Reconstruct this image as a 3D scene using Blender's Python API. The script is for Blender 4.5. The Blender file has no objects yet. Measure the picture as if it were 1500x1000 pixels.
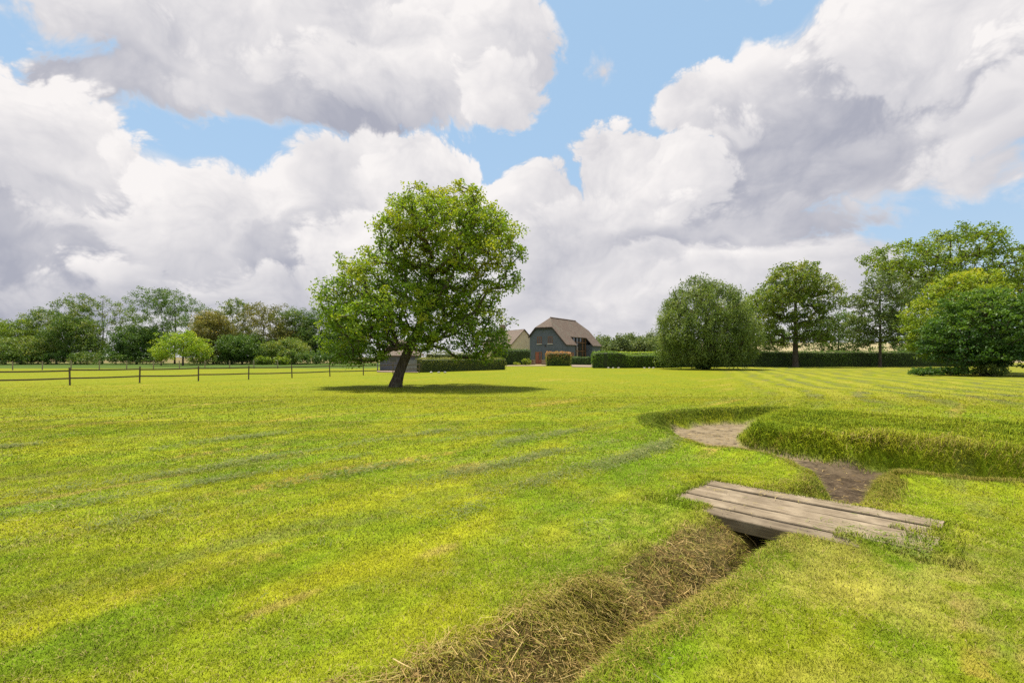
import bpy, math, random
import numpy as np
from mathutils import Vector
R = math.radians
scene = bpy.context.scene
COL = scene.collection
rng = np.random.default_rng(7)
random.seed(7)
F, H, HY = 700.0, 1.7, 521.0           # focal length in photo pixels, eye height, horizon row

def at(px, Y):                          # world X of a photo column at distance Y
    return (px - 750.0) * Y / F
def zt(py, Y):                          # world Z of a photo row at distance Y
    return H + (HY - py) * Y / F
def gp(px, py, z=0.0):                  # point at height z under a photo pixel
    Y = F * (H - z) / (py - HY)
    return ((px - 750.0) * Y / F, Y)

# ---------------------------------------------------------------- node helpers
def N(nt, typ, ins=None, **props):
    nd = nt.nodes.new(typ)
    for k, v in props.items():
        setattr(nd, k, v)
    for k, v in (ins or {}).items():
        s = nd.inputs[k]
        if isinstance(v, bpy.types.NodeSocket):
            nt.links.new(v, s)
        else:
            s.default_value = v
    return nd
def M(nt, op, a, b=0.0, c=0.0, clamp=False):
    return N(nt, 'ShaderNodeMath', {0: a, 1: b, 2: c}, operation=op, use_clamp=clamp).outputs[0]
def MIX(nt, f, a, b, blend='MIX'):
    n = N(nt, 'ShaderNodeMix', {0: f, 6: a, 7: b}, data_type='RGBA', blend_type=blend)
    return n.outputs[2]
def RAMP(nt, v, a, b, lo=0.0, hi=1.0, smooth=True):
    n = N(nt, 'ShaderNodeMapRange', {0: v, 1: a, 2: b, 3: lo, 4: hi})
    n.interpolation_type = 'SMOOTHSTEP' if smooth else 'LINEAR'
    return n.outputs[0]
def NOISE(nt, vec, scale, detail=3.0, rough=0.55, dist=0.0, dims='3D'):
    return N(nt, 'ShaderNodeTexNoise', {'Vector': vec, 'Scale': scale, 'Detail': detail, 'Roughness': rough, 'Distortion': dist}, noise_dimensions=dims).outputs[0]
def C(r, g, b):
    return (r, g, b, 1.0)
def new_mat(name):
    m = bpy.data.materials.new(name)
    m.use_nodes = True
    m.node_tree.nodes.clear()
    return m, m.node_tree
def finish(nt, sh):
    N(nt, 'ShaderNodeOutputMaterial', {'Surface': sh})

# ---------------------------------------------------------------- camera
cd = bpy.data.cameras.new('camera')
cam = bpy.data.objects.new('camera', cd)
COL.objects.link(cam)
cd.sensor_width = 36.0
cd.lens = 36.0 * F / 1500.0
cd.shift_y = (HY - 500.0) / 1500.0
cd.clip_start = 0.05
cd.clip_end = 5000.0
cam.location = (0, 0, H)
cam.rotation_euler = (R(90), 0, 0)
scene.camera = cam
scene.view_settings.view_transform = 'Standard'
scene.view_settings.look = 'None'
scene.view_settings.gamma = 1.0
scene.view_settings.exposure = 1.0
scene.cycles.use_denoising = False
scene.cycles.sample_clamp_indirect = 3.0
scene.cycles.caustics_reflective = False
scene.cycles.caustics_refractive = False
# ---------------------------------------------------------------- light and sky
SUN_AZ, SUN_EL = R(-30), R(74)         # very high, a little beyond the scene
sd = Vector((math.sin(SUN_AZ) * math.cos(SUN_EL), math.cos(SUN_AZ) * math.cos(SUN_EL), math.sin(SUN_EL)))
sl = bpy.data.lights.new('sun', 'SUN')
sl.energy = 4.0
sl.angle = R(5.0)
sl.color = (1.0, 0.93, 0.80)
so = bpy.data.objects.new('sun', sl)
COL.objects.link(so)
so.rotation_euler = sd.to_track_quat('Z', 'Y').to_euler()

# cumulus masses from the farthest to the nearest: centre and radii (photo columns and rows,
# turned into sky directions), brightness, top-to-base contrast, edge softness
CLOUDS = [
    (600, 470, 950, 190, .80, .10, .6), (950, 420, 420, 75, .80, .3, .5), (1120, 410, 220, 55, .82, .3, .4),
    (-150, 300, 300, 260, .6, .3, .4), (1800, 120, 330, 200, .8, .4, .4),
    (420, -200, 520, 190, .8, .3, .4), (1320, -230, 420, 190, .8, .3, .4),
    # upper left deck
    (430, 50, 400, 150, .80, .45, .35), (250, 130, 200, 55, .55, .2, .5), (110, 118, 115, 66, .34, .15, .35), (215, 128, 140, 58, .42, .2, .5), (330, 150, 120, 40, .55, .2, .5),
    (500, 165, 190, 52, .42, .3, .35), (330, 60, 200, 70, .70, .4, .6), (590, 130, 190, 75, .80, .6, .4), (690, 60, 130, 110, .93, .5, .25), (640, 100, 150, 90, .88, .6, .3),
    (170, 30, 125, 52, .88, .5, .3), (400, 95, 70, 42, .82, .5, .5), (290, 75, 80, 30, .80, .3, .7), (735, 130, 70, 62, .9, .5, .25), (250, 158, 70, 17, .75, .2, .8),
    (560, 40, 150, 55, .80, .4, .6), (560, 178, 170, 26, .42, .2, .5),
    # left mass
    (60, 340, 340, 120, .50, .2, .3), (25, 110, 62, 90, 1.0, .3, .2), (60, 205, 205, 112, .95, .45, .22), (120, 190, 100, 62, .97, .4, .25), (195, 218, 62, 55, 1.0, .4, .2),
    (110, 280, 185, 26, .5, .2, .5), (262, 252, 27, 27, 1.0, .4, .2), (320, 300, 110, 55, .95, .5, .2), (335, 335, 165, 90, .9, .6, .25), (440, 350, 210, 100, .84, .6, .25),
    (560, 300, 165, 105, .93, .5, .22), (480, 245, 85, 48, .88, .4, .5), (600, 262, 95, 52, 1.0, .4, .2), (665, 250, 58, 52, 1.0, .4, .2), (765, 305, 100, 68, .95, .5, .2),
    (500, 320, 70, 95, .62, .3, .6), (230, 350, 120, 70, .93, .6, .3), (100, 335, 130, 40, .78, .5, .4), (70, 400, 225, 85, .22, .2, .5), (190, 400, 120, 42, .85, .7, .4), (330, 380, 150, 55, .72, .6, .4),
    (450, 375, 120, 70, .42, .3, .5), (300, 410, 150, 40, .52, .3, .6), (600, 390, 170, 90, .80, .5, .4), (715, 385, 180, 95, .82, .4, .4), (520, 440, 280, 45, .56, .3, .6), (400, 425, 160, 45, .78, .5, .4), (130, 440, 280, 50, .36, .3, .6),
    # right-hand deck
    (1300, 130, 270, 145, .56, .4, .5), (1045, 155, 108, 72, .93, .4, .25), (1150, 105, 115, 62, .82, .5, .4), (1190, 195, 215, 105, .42, .25, .8), (1320, 225, 190, 80, .46, .3, .8), (1140, 150, 110, 70, .56, .3, .8),
    (1300, 22, 150, 75, .93, .4, .3), (1390, 40, 260, 115, .93, .5, .35), (1480, 150, 120, 115, .95, .5, .35), (1225, 105, 58, 34, .9, .6, .5), (1312, 112, 44, 44, .95, .6, .5), (1400, 160, 100, 55, .72, .5, .8),
    (1440, 228, 140, 62, .66, .4, .6), (1500, 262, 50, 38, .80, .3, .6), (1070, 200, 80, 42, .88, .6, .5), (1000, 130, 50, 35, .95, .3, .3),
    # centre
    (1090, 285, 185, 92, .34, .2, .5), (1130, 338, 205, 46, .34, .2, .5), (1180, 325, 90, 45, .3, .2, .6), (955, 280, 130, 80, .93, .6, .25), (890, 245, 78, 75, 1.0, .4, .2), (855, 208, 40, 40, 1.0, .3, .2), (937, 225, 38, 38, 1.0, .3, .2),
    (1005, 300, 56, 38, .9, .7, .4), (860, 325, 110, 60, .9, .5, .3), (985, 345, 170, 30, .34, .2, .6), (1060, 395, 150, 26, .85, .5, .5),
    (880, 98, 42, 34, .78, .3, .7),
]
def build_world():
    w = bpy.data.worlds.new('World')
    scene.world = w
    w.use_nodes = True
    nt = w.node_tree
    nt.nodes.clear()
    tc = N(nt, 'ShaderNodeTexCoord')
    x, y, z = N(nt, 'ShaderNodeSeparateXYZ', {0: tc.outputs['Generated']}).outputs
    az = M(nt, 'ARCTAN2', x, y)
    el = M(nt, 'ARCSINE', z)
    azel = N(nt, 'ShaderNodeCombineXYZ', {0: az, 1: el, 2: 1.0}).outputs[0]
    nv = N(nt, 'ShaderNodeCombineXYZ', {0: az, 1: M(nt, 'MULTIPLY', el, 1.25), 2: 0.0}).outputs[0]
    VM = lambda op, a, b: N(nt, 'ShaderNodeVectorMath', {0: a, 1: b}, operation=op)
    warp = N(nt, 'ShaderNodeTexNoise', {'Vector': nv, 'Scale': 5.0, 'Detail': 2.0, 'Roughness': 0.5}, noise_dimensions='2D').outputs[1]
    wv = VM('MULTIPLY', VM('SUBTRACT', warp, (0.5, 0.5, 0.5)).outputs[0], (0.10, 0.10, 0.0)).outputs[0]
    pv = VM('ADD', azel, wv).outputs[0]
    nvw = VM('ADD', nv, wv).outputs[0]
    n1 = NOISE(nt, nvw, 7.5, 8.0, 0.64, dims='2D')
    vo = N(nt, 'ShaderNodeTexVoronoi', {'Vector': nvw, 'Scale': 16.0, 'Detail': 3.0, 'Roughness': 0.55, 'Lacunarity': 2.3},
           feature='F1', voronoi_dimensions='2D', normalize=False).outputs['Distance']
    f0 = M(nt, 'ADD', M(nt, 'MULTIPLY', M(nt, 'SUBTRACT', n1, 0.5), 0.8), M(nt, 'MULTIPLY', M(nt, 'SUBTRACT', 0.62, vo), 0.40))
    f0 = M(nt, 'MULTIPLY', f0, 0.085)
    soft = M(nt, 'SUBTRACT', NOISE(nt, nvw, 5.0, 4.0, 0.55, dims='2D'), 0.5)
    alpha = None
    shade = None
    for (cx, cy, rx, ry, b, c, sf) in CLOUDS:
        rx, ry = rx * 1.13, ry * 1.15
        a0 = math.atan2(cx - 750, F)
        hyp = math.hypot(F, cx - 750)
        e0 = math.atan2(HY - cy, hyp)
        ra = (math.atan2(cx + rx - 750, F) - math.atan2(cx - rx - 750, F)) / 2
        re = (math.atan2(HY - cy + ry, hyp) - math.atan2(HY - cy - ry, hyp)) / 2
        g = N(nt, 'ShaderNodeTexGradient', {'Vector': pv}, gradient_type='SPHERICAL')
        g.texture_mapping.scale = (1 / ra, 1 / re, 0.0)
        g.texture_mapping.translation = (-a0 / ra, -e0 / re, 0.0)
        sc_ = min(ra, re * 1.6)
        v = M(nt, 'MULTIPLY_ADD', M(nt, 'MULTIPLY', g.outputs[1], 6.0, clamp=True), f0, M(nt, 'MULTIPLY', g.outputs[1], sc_))                    # about the depth into the puff, in radians
        a = N(nt, 'ShaderNodeMapRange', {0: v, 1: 0.012, 2: 0.012 + 0.008 + 0.060 * sf}, interpolation_type='SMOOTHSTEP').outputs[0]
        t = VM('DOT_PRODUCT', pv, (-0.35 * c / ra, 0.62 * c / re, b + 0.35 * c * a0 / ra - 0.62 * c * e0 / re)).outputs[1]
        if alpha is None:
            alpha, shade = a, t
        else:
            alpha = M(nt, 'MAXIMUM', alpha, a)
            shade = N(nt, 'ShaderNodeMix', {0: a, 2: shade, 3: t}, data_type='FLOAT').outputs[0]
    # generic broken cloud away from the photographed part of the sky
    away = RAMP(nt, M(nt, 'MAXIMUM', M(nt, 'ABSOLUTE', az), M(nt, 'MULTIPLY', el, 1.2)), 0.95, 1.15)
    gen = M(nt, 'MULTIPLY', RAMP(nt, NOISE(nt, tc.outputs['Generated'], 2.2, 3.0), 0.42, 0.58), away)
    alpha = M(nt, 'MAXIMUM', alpha, gen)
    shade = M(nt, 'ADD', shade, M(nt, 'MULTIPLY', soft, 1.05))
    shade = M(nt, 'ADD', shade, M(nt, 'MULTIPLY', f0, 5.0))
    shade = N(nt, 'ShaderNodeMapRange', {0: shade, 1: 0.14, 2: 1.16}, interpolation_type='LINEAR').outputs[0]
    ccol = MIX(nt, shade, C(2.10, 2.16, 2.55), C(4.75, 4.58, 4.52))
    hz = M(nt, 'POWER', M(nt, 'SUBTRACT', 1.0, M(nt, 'MAXIMUM', z, 0.0)), 7.0)
    sky = N(nt, 'ShaderNodeTexSky', {}, sky_type='NISHITA', sun_disc=False, sun_elevation=SUN_EL, sun_rotation=SUN_AZ, air_density=1.0, dust_density=0.6, ozone_density=1.6).outputs[0]
    sky = MIX(nt, 0.8, sky, C(1.95, 2.95, 4.0))
    sky = MIX(nt, M(nt, 'MULTIPLY', hz, 0.75), sky, C(3.3, 3.4, 3.7))       # paler air towards the horizon
    col = MIX(nt, alpha, sky, ccol)
    bg = N(nt, 'ShaderNodeBackground', {'Color': col, 'Strength': 0.1})
    N(nt, 'ShaderNodeOutputWorld', {'Surface': bg.outputs[0]})
    w.cycles.sampling_method = 'MANUAL'
    w.cycles.sample_map_resolution = 512
build_world()
# ---------------------------------------------------------------- mesh helpers
def tag(o, label=None, cat=None, group=None, kind=None):
    if label: o['label'] = label
    if cat: o['category'] = cat
    if group: o['group'] = group
    if kind: o['kind'] = kind
    return o
def link(name, me, mats, parent=None):
    o = bpy.data.objects.new(name, me)
    COL.objects.link(o)
    for m in (mats if isinstance(mats, (list, tuple)) else [mats]):
        me.materials.append(m)
    if parent: o.parent = parent
    return o
def fast_mesh(name, verts, loops, starts, totals, attrs=None, smooth=False, matidx=None):
    me = bpy.data.meshes.new(name)
    verts = np.ascontiguousarray(verts, np.float32)
    me.vertices.add(len(verts))
    me.vertices.foreach_set('co', verts.ravel())
    me.loops.add(len(loops))
    me.loops.foreach_set('vertex_index', np.ascontiguousarray(loops, np.int32))
    me.polygons.add(len(starts))
    me.polygons.foreach_set('loop_start', np.ascontiguousarray(starts, np.int32))
    me.polygons.foreach_set('loop_total', np.ascontiguousarray(totals, np.int32))
    if matidx is not None:
        me.polygons.foreach_set('material_index', np.ascontiguousarray(matidx, np.int32))
    me.polygons.foreach_set('use_smooth', np.full(len(starts), smooth, bool))
    for k, v in (attrs or {}).items():
        a = me.attributes.new(k, 'FLOAT', 'POINT')
        a.data.foreach_set('value', np.ascontiguousarray(v, np.float32))
    me.update(calc_edges=True)
    return me
def empty(name, loc, rz=0.0):
    o = bpy.data.objects.new(name, None)
    COL.objects.link(o)
    o.location = loc
    o.rotation_euler = (0, 0, rz)
    o.empty_display_size = 0.2
    return o

# smooth value noise for shaping things in code
_tab = np.random.default_rng(3).random((256, 256)).astype(np.float32)
def vnoise(x, y, s=1.0, o=0):
    x = np.asarray(x) * s + 37.1 * o
    y = np.asarray(y) * s + 91.7 * o
    xi = np.floor(x).astype(int); yi = np.floor(y).astype(int)
    fx = x - xi; fy = y - yi
    fx = fx * fx * (3 - 2 * fx); fy = fy * fy * (3 - 2 * fy)
    a = _tab[xi & 255, yi & 255]; b = _tab[(xi + 1) & 255, yi & 255]
    c = _tab[xi & 255, (yi + 1) & 255]; d = _tab[(xi + 1) & 255, (yi + 1) & 255]
    return (a * (1 - fx) + b * fx) * (1 - fy) + (c * (1 - fx) + d * fx) * fy - 0.5
def fnoise(x, y, s, o=0):
    return vnoise(x, y, s, o) + 0.5 * vnoise(x, y, s * 2.1, o + 1) + 0.25 * vnoise(x, y, s * 4.3, o + 2)

def poly_dist(px, py, poly):            # signed distance, positive inside
    P = np.array(poly, np.float64)
    Q = np.roll(P, -1, axis=0)
    d2 = np.full(px.shape, 1e9)
    ins = np.zeros(px.shape, bool)
    for (ax, ay), (bx, by) in zip(P, Q):
        ex, ey = bx - ax, by - ay
        t = np.clip(((px - ax) * ex + (py - ay) * ey) / (ex * ex + ey * ey + 1e-12), 0, 1)
        d2 = np.minimum(d2, (px - ax - t * ex) ** 2 + (py - ay - t * ey) ** 2)
        cnd = ((ay > py) != (by > py)) & (px < ex * (py - ay) / (by - ay + 1e-12) + ax)
        ins ^= cnd
    return np.where(ins, np.sqrt(d2), -np.sqrt(d2))
def line_dist(px, py, pts):
    d2 = np.full(px.shape, 1e9)
    for (ax, ay), (bx, by) in zip(pts[:-1], pts[1:]):
        ex, ey = bx - ax, by - ay
        t = np.clip(((px - ax) * ex + (py - ay) * ey) / (ex * ex + ey * ey), 0, 1)
        d2 = np.minimum(d2, (px - ax - t * ex) ** 2 + (py - ay - t * ey) ** 2)
    return np.sqrt(d2)
sstep = lambda a, b, x: (lambda t: t * t * (3 - 2 * t))(np.clip((x - a) / (b - a), 0, 1))

# ---------------------------------------------------------------- the ditch
LEFT_LIP = [(-2.45, .60), (-.27, 2.74), (.34, 3.38), (.87, 3.90), (1.93, 4.86), (2.65, 5.50), (3.4, 6.0), (3.95, 6.35), (4.32, 6.8), (4.43, 7.48), (4.38, 8.2),
            (4.1, 8.5), (3.6, 8.8), (3.45, 9.67), (3.5, 10.7), (3.4, 11.55), (3.6, 12.6), (4.2, 13.5), (5.67, 14.6), (7.36, 15.0), (8.7, 14.7)]
BANK_LIP = [(8.3, 14.2), (7.3, 13.4), (6.6, 12.5), (5.9, 11.6), (5.55, 10.8), (5.85, 10.0), (6.5, 9.35), (7.5, 8.8), (8.8, 8.45), (11, 8.3), (14.5, 8.7)]
NEAR_LIP = [(14.5, 6.7), (11, 6.3), (8, 6.1), (6.6, 6.2), (6.14, 6.28), (5.8, 6.6), (5.5, 6.8), (5.15, 6.62), (4.85, 6.3), (4.45, 5.8), (4.0, 5.4), (3.3, 4.95),
            (2.49, 4.42), (1.81, 3.79), (1.226, 3.29), (.76, 2.9), (.445, 2.53), (-1.85, .35)]
DITCH = LEFT_LIP + BANK_LIP + NEAR_LIP
LONG_GRASS = BANK_LIP[::-1][:] + [(8.7, 14.7), (10.5, 13.2), (13, 11.2), (16, 9.8), (16, 8.8)]
LONG_GRASS = [(16, 8.8)] + BANK_LIP[::-1] + [(8.7, 14.5), (10.2, 13.0), (12.2, 11.5), (16, 9.9)]

def ditch_in(x, y):
    w = (0.10 + .05 * (y < 5)) * fnoise(x, y, 1.9, 5) + 0.03 * vnoise(x, y, 9.0, 6)
    return poly_dist(x + w, y + w, DITCH)
def height(x, y):
    x = np.asarray(x, np.float64); y = np.asarray(y, np.float64)
    d = ditch_in(x, y)
    basin = sstep(8.2, 9.2, y)
    depth = 0.54 - 0.18 * basin
    wid = 0.36 + 0.10 * basin
    z = -depth * sstep(-0.10, 1.0, np.maximum(d, -0.05) / wid)
    # nearer than the bridge the left bank slumps gently, the right one stays steep
    dl = line_dist(x, y, LEFT_LIP[:7]); dr = line_dist(x, y, NEAR_LIP[-8:])
    zf = -0.46 * sstep(-.05, .24, np.where(d > 0, dr, -.05)) * sstep(-.08, .62, np.where(d > 0, dl, -.08))
    fg = 1 - sstep(5.0, 5.7, y)
    z = z * (1 - fg) + zf * fg
    z = z + fg * sstep(-.35, .15, d) * (.10 * fnoise(x, y, 2.4, 12) + .05 * fnoise(x, y, 6.0, 15))
    z = np.where(d > -0.05, z, 0.0)
    z = z + np.where(d > 0, 0.05 * fnoise(x, y, 3.0, 9), 0)
    # grass has built the edges up a little
    z = z + 0.05 * np.exp(-((d + 0.25) / 0.22) ** 2) * (y > 6.8) + 0.02 * np.exp(-((d + 0.2) / 0.2) ** 2)
    lg = poly_dist(x, y, LONG_GRASS)
    z = z + 0.10 * sstep(-0.1, 0.8, lg)
    near = np.exp(-(x * x + y * y) / 40 ** 2)
    z = z + 0.035 * fnoise(x, y, 0.35, 20) * near + 0.012 * fnoise(x, y, 2.0, 25) * near
    z = z + 0.10 * vnoise(x, y, 0.05, 30) * sstep(12, 30, np.hypot(x, y)) * (1 - sstep(45, 70, np.hypot(x, y)))
    z = z + 0.07 * np.exp(-((d + 0.22) / 0.25) ** 2) * (x > 5.3) * (y < 7.2)
    # the deck's bed is kept level
    du, dv = (x - 2.667) * .7071 - (y - 6.417) * .7071, -(x - 2.667) * .7071 - (y - 6.417) * .7071
    on = sstep(.02, .10, du) * (1 - sstep(2.20, 2.28, du)) * sstep(.02, .10, dv) * (1 - sstep(1.00, 1.06, dv))
    on = np.maximum(on, sstep(.46, .54, du) * (1 - sstep(1.50, 1.60, du)) * sstep(1.0, 1.06, dv) * (1 - sstep(1.28, 1.34, dv)))
    ring = np.exp(-(np.maximum.reduce([-du, du - 2.31, -dv, dv - 1.09, 0 * du]) / .45) ** 2)
    z = np.where(d < 0.0, z * (1 - .7 * ring) + .028 * ring * sstep(0.0, -.25, d), z)
    z = np.where(d < 0.02, z * (1 - on) - 0.10 * on, z)
    return z

def spaced(a0, a1, step, far_lo, far_hi, g=1.12, mx=60.0):
    mid = np.arange(a0, a1 + 1e-6, step)
    up = [a1]; s = step
    while up[-1] < far_hi:
        s = min(s * g, mx); up.append(up[-1] + s)
    dn = [a0]; s = step
    while dn[-1] > far_lo:
        s = min(s * g, mx); dn.append(dn[-1] - s)
    return np.array(dn[:0:-1] + list(mid) + up[1:])
gx = spaced(-3.2, 11.5, 0.06, -440, 440)
gy = spaced(0.3, 15.6, 0.06, -60, 470)
GX, GY = np.meshgrid(gx, gy)
vx, vy = GX.ravel(), GY.ravel()
vz = height(vx, vy)
nx, ny = len(gx), len(gy)
ii = (np.arange(ny - 1)[:, None] * nx + np.arange(nx - 1)[None, :]).ravel()
quads = np.stack([ii, ii + 1, ii + nx + 1, ii + nx], 1)
din = ditch_in(vx, vy)
# masks: bare soil on the ditch floor, dead hay on the left bank
def hay_mask(x, y):
    ll = line_dist(x, y, LEFT_LIP[:6])
    d = ditch_in(x, y)
    left = (ll < line_dist(x, y, NEAR_LIP[-8:]) + 0.12)
    m = np.where(d > 0, 1.0, sstep(0.08 + .10 * sstep(3.4, 2.6, y) + .12 * (fnoise(x, y, 1.7, 46) > .15), -.02, -d)) * left
    return m * (1 - sstep(5.0, 5.6, x * .65 + y * .76 - 0.0)) if False else m * (y < 5.5) * (d > -0.55)
soil = sstep(0.22, 0.42, din + 0.16 * fnoise(vx, vy, 2.5, 40))
soil = soil * sstep(3.3, 4.3, vy)
hay = hay_mask(vx, vy)
hay = np.clip(hay + 0.5 * fnoise(vx, vy, 2.0, 44) * (hay > 0), 0, 1)
lgm = sstep(-0.1, 0.35, poly_dist(vx, vy, LONG_GRASS))
verge = sstep(62, 66, vy + 2 * vnoise(vx, vy, .1)) * sstep(-14, -22, vx) * (vy < 113)
straw = sstep(112, 118, vy)

# ---------------------------------------------------------------- lawn colour, by world position
def lawn_group():
    g = bpy.data.node_groups.new('lawn_colour', 'ShaderNodeTree')
    g.interface.new_socket('Color', in_out='OUTPUT', socket_type='NodeSocketColor')
    nt = g
    P = N(nt, 'ShaderNodeNewGeometry').outputs['Position']
    x, y, z = N(nt, 'ShaderNodeSeparateXYZ', {0: P}).outputs
    P2 = N(nt, 'ShaderNodeCombineXYZ', {0: x, 1: y, 2: 0.0}).outputs[0]
    big = NOISE(nt, P2, 0.16, 3.0, 0.55, dims='2D')
    mid = NOISE(nt, P2, 0.9, 4.0, 0.6, dims='2D')
    fin = NOISE(nt, P2, 5.0, 3.0, 0.65, dims='2D')
    # along the mowing direction
    sx = M(nt, 'ADD', M(nt, 'MULTIPLY', x, -0.74), M(nt, 'MULTIPLY', y, 0.67))
    sy = M(nt, 'ADD', M(nt, 'MULTIPLY', x, 0.67), M(nt, 'MULTIPLY', y, 0.74))
    sv = N(nt, 'ShaderNodeCombineXYZ', {0: sx, 1: M(nt, 'MULTIPLY', sy, 0.16), 2: 0.0}).outputs[0]
    strk = NOISE(nt, sv, 1.5, 4.0, 0.6, dims='2D')
    ph = M(nt, 'ADD', M(nt, 'MULTIPLY', sx, 3.9), M(nt, 'MULTIPLY', NOISE(nt, P2, 0.35, 2.0, dims='2D'), 5.0))
    row = M(nt, 'SINE', ph)
    t1 = RAMP(nt, M(nt, 'ADD', M(nt, 'MULTIPLY', mid, 0.35), M(nt, 'ADD', M(nt, 'MULTIPLY', big, 0.30), M(nt, 'MULTIPLY', strk, 0.35))), 0.34, 0.68)
    far = RAMP(nt, y, 6.0, 20.0)
    green = MIX(nt, far, C(0.124, 0.202, 0.007), C(0.134, 0.168, 0.0045))
    yell = MIX(nt, far, C(0.268, 0.278, 0.012), C(0.182, 0.182, 0.0055))
    col = MIX(nt, t1, green, yell)
    # fresh clippings lying in rows
    clip = M(nt, 'MULTIPLY', RAMP(nt, row, 0.55, 0.95), RAMP(nt, M(nt, 'ADD', M(nt, 'MULTIPLY', strk, 0.6), M(nt, 'MULTIPLY', fin, 0.5)), 0.50, 0.66))
    clip = M(nt, 'MULTIPLY', clip, RAMP(nt, y, 26.0, 12.0))
    col = MIX(nt, M(nt, 'MULTIPLY', clip, 0.6), col, C(0.112, 0.138, 0.032))
    # scorched scalped streaks
    dry = M(nt, 'MULTIPLY', RAMP(nt, NOISE(nt, sv, 0.8, 4.0, 0.55, dims='2D'), 0.62, 0.72), RAMP(nt, fin, 0.40, 0.6))
    col = MIX(nt, M(nt, 'MULTIPLY', dry, 0.7), col, C(0.30, 0.215, 0.045))
    # a scalped streak, a few scorched spots and one lush patch
    def spot(cx, cy, ux, uy, la, lb, e0=1.0):
        dx = M(nt, 'SUBTRACT', x, cx); dy = M(nt, 'SUBTRACT', y, cy)
        a = M(nt, 'DIVIDE', M(nt, 'ADD', M(nt, 'MULTIPLY', dx, ux), M(nt, 'MULTIPLY', dy, uy)), la)
        b = M(nt, 'DIVIDE', M(nt, 'SUBTRACT', M(nt, 'MULTIPLY', dy, ux), M(nt, 'MULTIPLY', dx, uy)), lb)
        q = M(nt, 'ADD', M(nt, 'MULTIPLY', a, a), M(nt, 'MULTIPLY', b, b))
        return RAMP(nt, M(nt, 'ADD', q, M(nt, 'MULTIPLY', M(nt, 'SUBTRACT', mid, 0.5), 2.0)), e0, 0.1)
    lush = spot(-2.55, 2.85, .67, .74, .9, .45)
    col = MIX(nt, M(nt, 'MULTIPLY', lush, 0.6), col, C(0.080, 0.160, 0.006))
    sp = M(nt, 'MAXIMUM', spot(-5.35, 6.04, .594, .805, 1.35, .11), M(nt, 'MAXIMUM', spot(-.65, 4.15, .67, .74, .32, .13), M(nt, 'MAXIMUM', spot(-.62, 7.26, .67, .74, .45, .35), spot(-1.55, 3.3, .67, .74, .3, .07))))
    col = MIX(nt, M(nt, 'MULTIPLY', sp, 0.55), col, C(0.31, 0.225, 0.065))
    # worn, drier turf beside the ditch and the bridge
    dc = N(nt, 'ShaderNodeVectorMath', {0: P2, 1: (2.4, 3.7, 0.0)}, operation='DISTANCE').outputs[1]
    dw = M(nt, 'MULTIPLY', RAMP(nt, dc, 3.0, 0.6), RAMP(nt, M(nt, 'ADD', M(nt, 'MULTIPLY', mid, 0.7), M(nt, 'MULTIPLY', fin, 0.4)), 0.46, 0.64))
    col = MIX(nt, M(nt, 'MULTIPLY', dw, 0.42), col, C(0.31, 0.25, 0.075))
    # mown rows across the far right of the lawn
    rx = M(nt, 'ADD', M(nt, 'MULTIPLY', x, 0.93), M(nt, 'MULTIPLY', y, -0.36))
    rowr = M(nt, 'SINE', M(nt, 'ADD', M(nt, 'MULTIPLY', rx, 3.3), M(nt, 'MULTIPLY', NOISE(nt, P2, 0.12, 3.0, dims='2D'), 11.0)))
    reg = M(nt, 'MULTIPLY', RAMP(nt, rx, 0.5, 6.0), RAMP(nt, y, 15.0, 19.0))
    rr = M(nt, 'MULTIPLY', M(nt, 'MULTIPLY', RAMP(nt, rowr, 0.0, 0.9), reg), RAMP(nt, NOISE(nt, P2, 0.8, 4.0, 0.65, dims='2D'), 0.38, 0.6))
    col = MIX(nt, M(nt, 'MULTIPLY', rr, 0.85), col, C(0.105, 0.112, 0.040))
    col = MIX(nt, M(nt, 'MULTIPLY', M(nt, 'MULTIPLY', RAMP(nt, rowr, -0.1, -0.8), reg), .45), col, C(0.245, 0.235, 0.03))
    # fine mottling
    mot = RAMP(nt, fin, 0.3, 0.7, 0.78, 1.20, smooth=False)
    col = MIX(nt, 1.0, col, N(nt, 'ShaderNodeCombineXYZ', {0: mot, 1: mot, 2: mot}).outputs[0], 'MULTIPLY')
    go = nt.nodes.new('NodeGroupOutput')
    nt.links.new(col, go.inputs[0])
    return g
LAWN = lawn_group()

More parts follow.
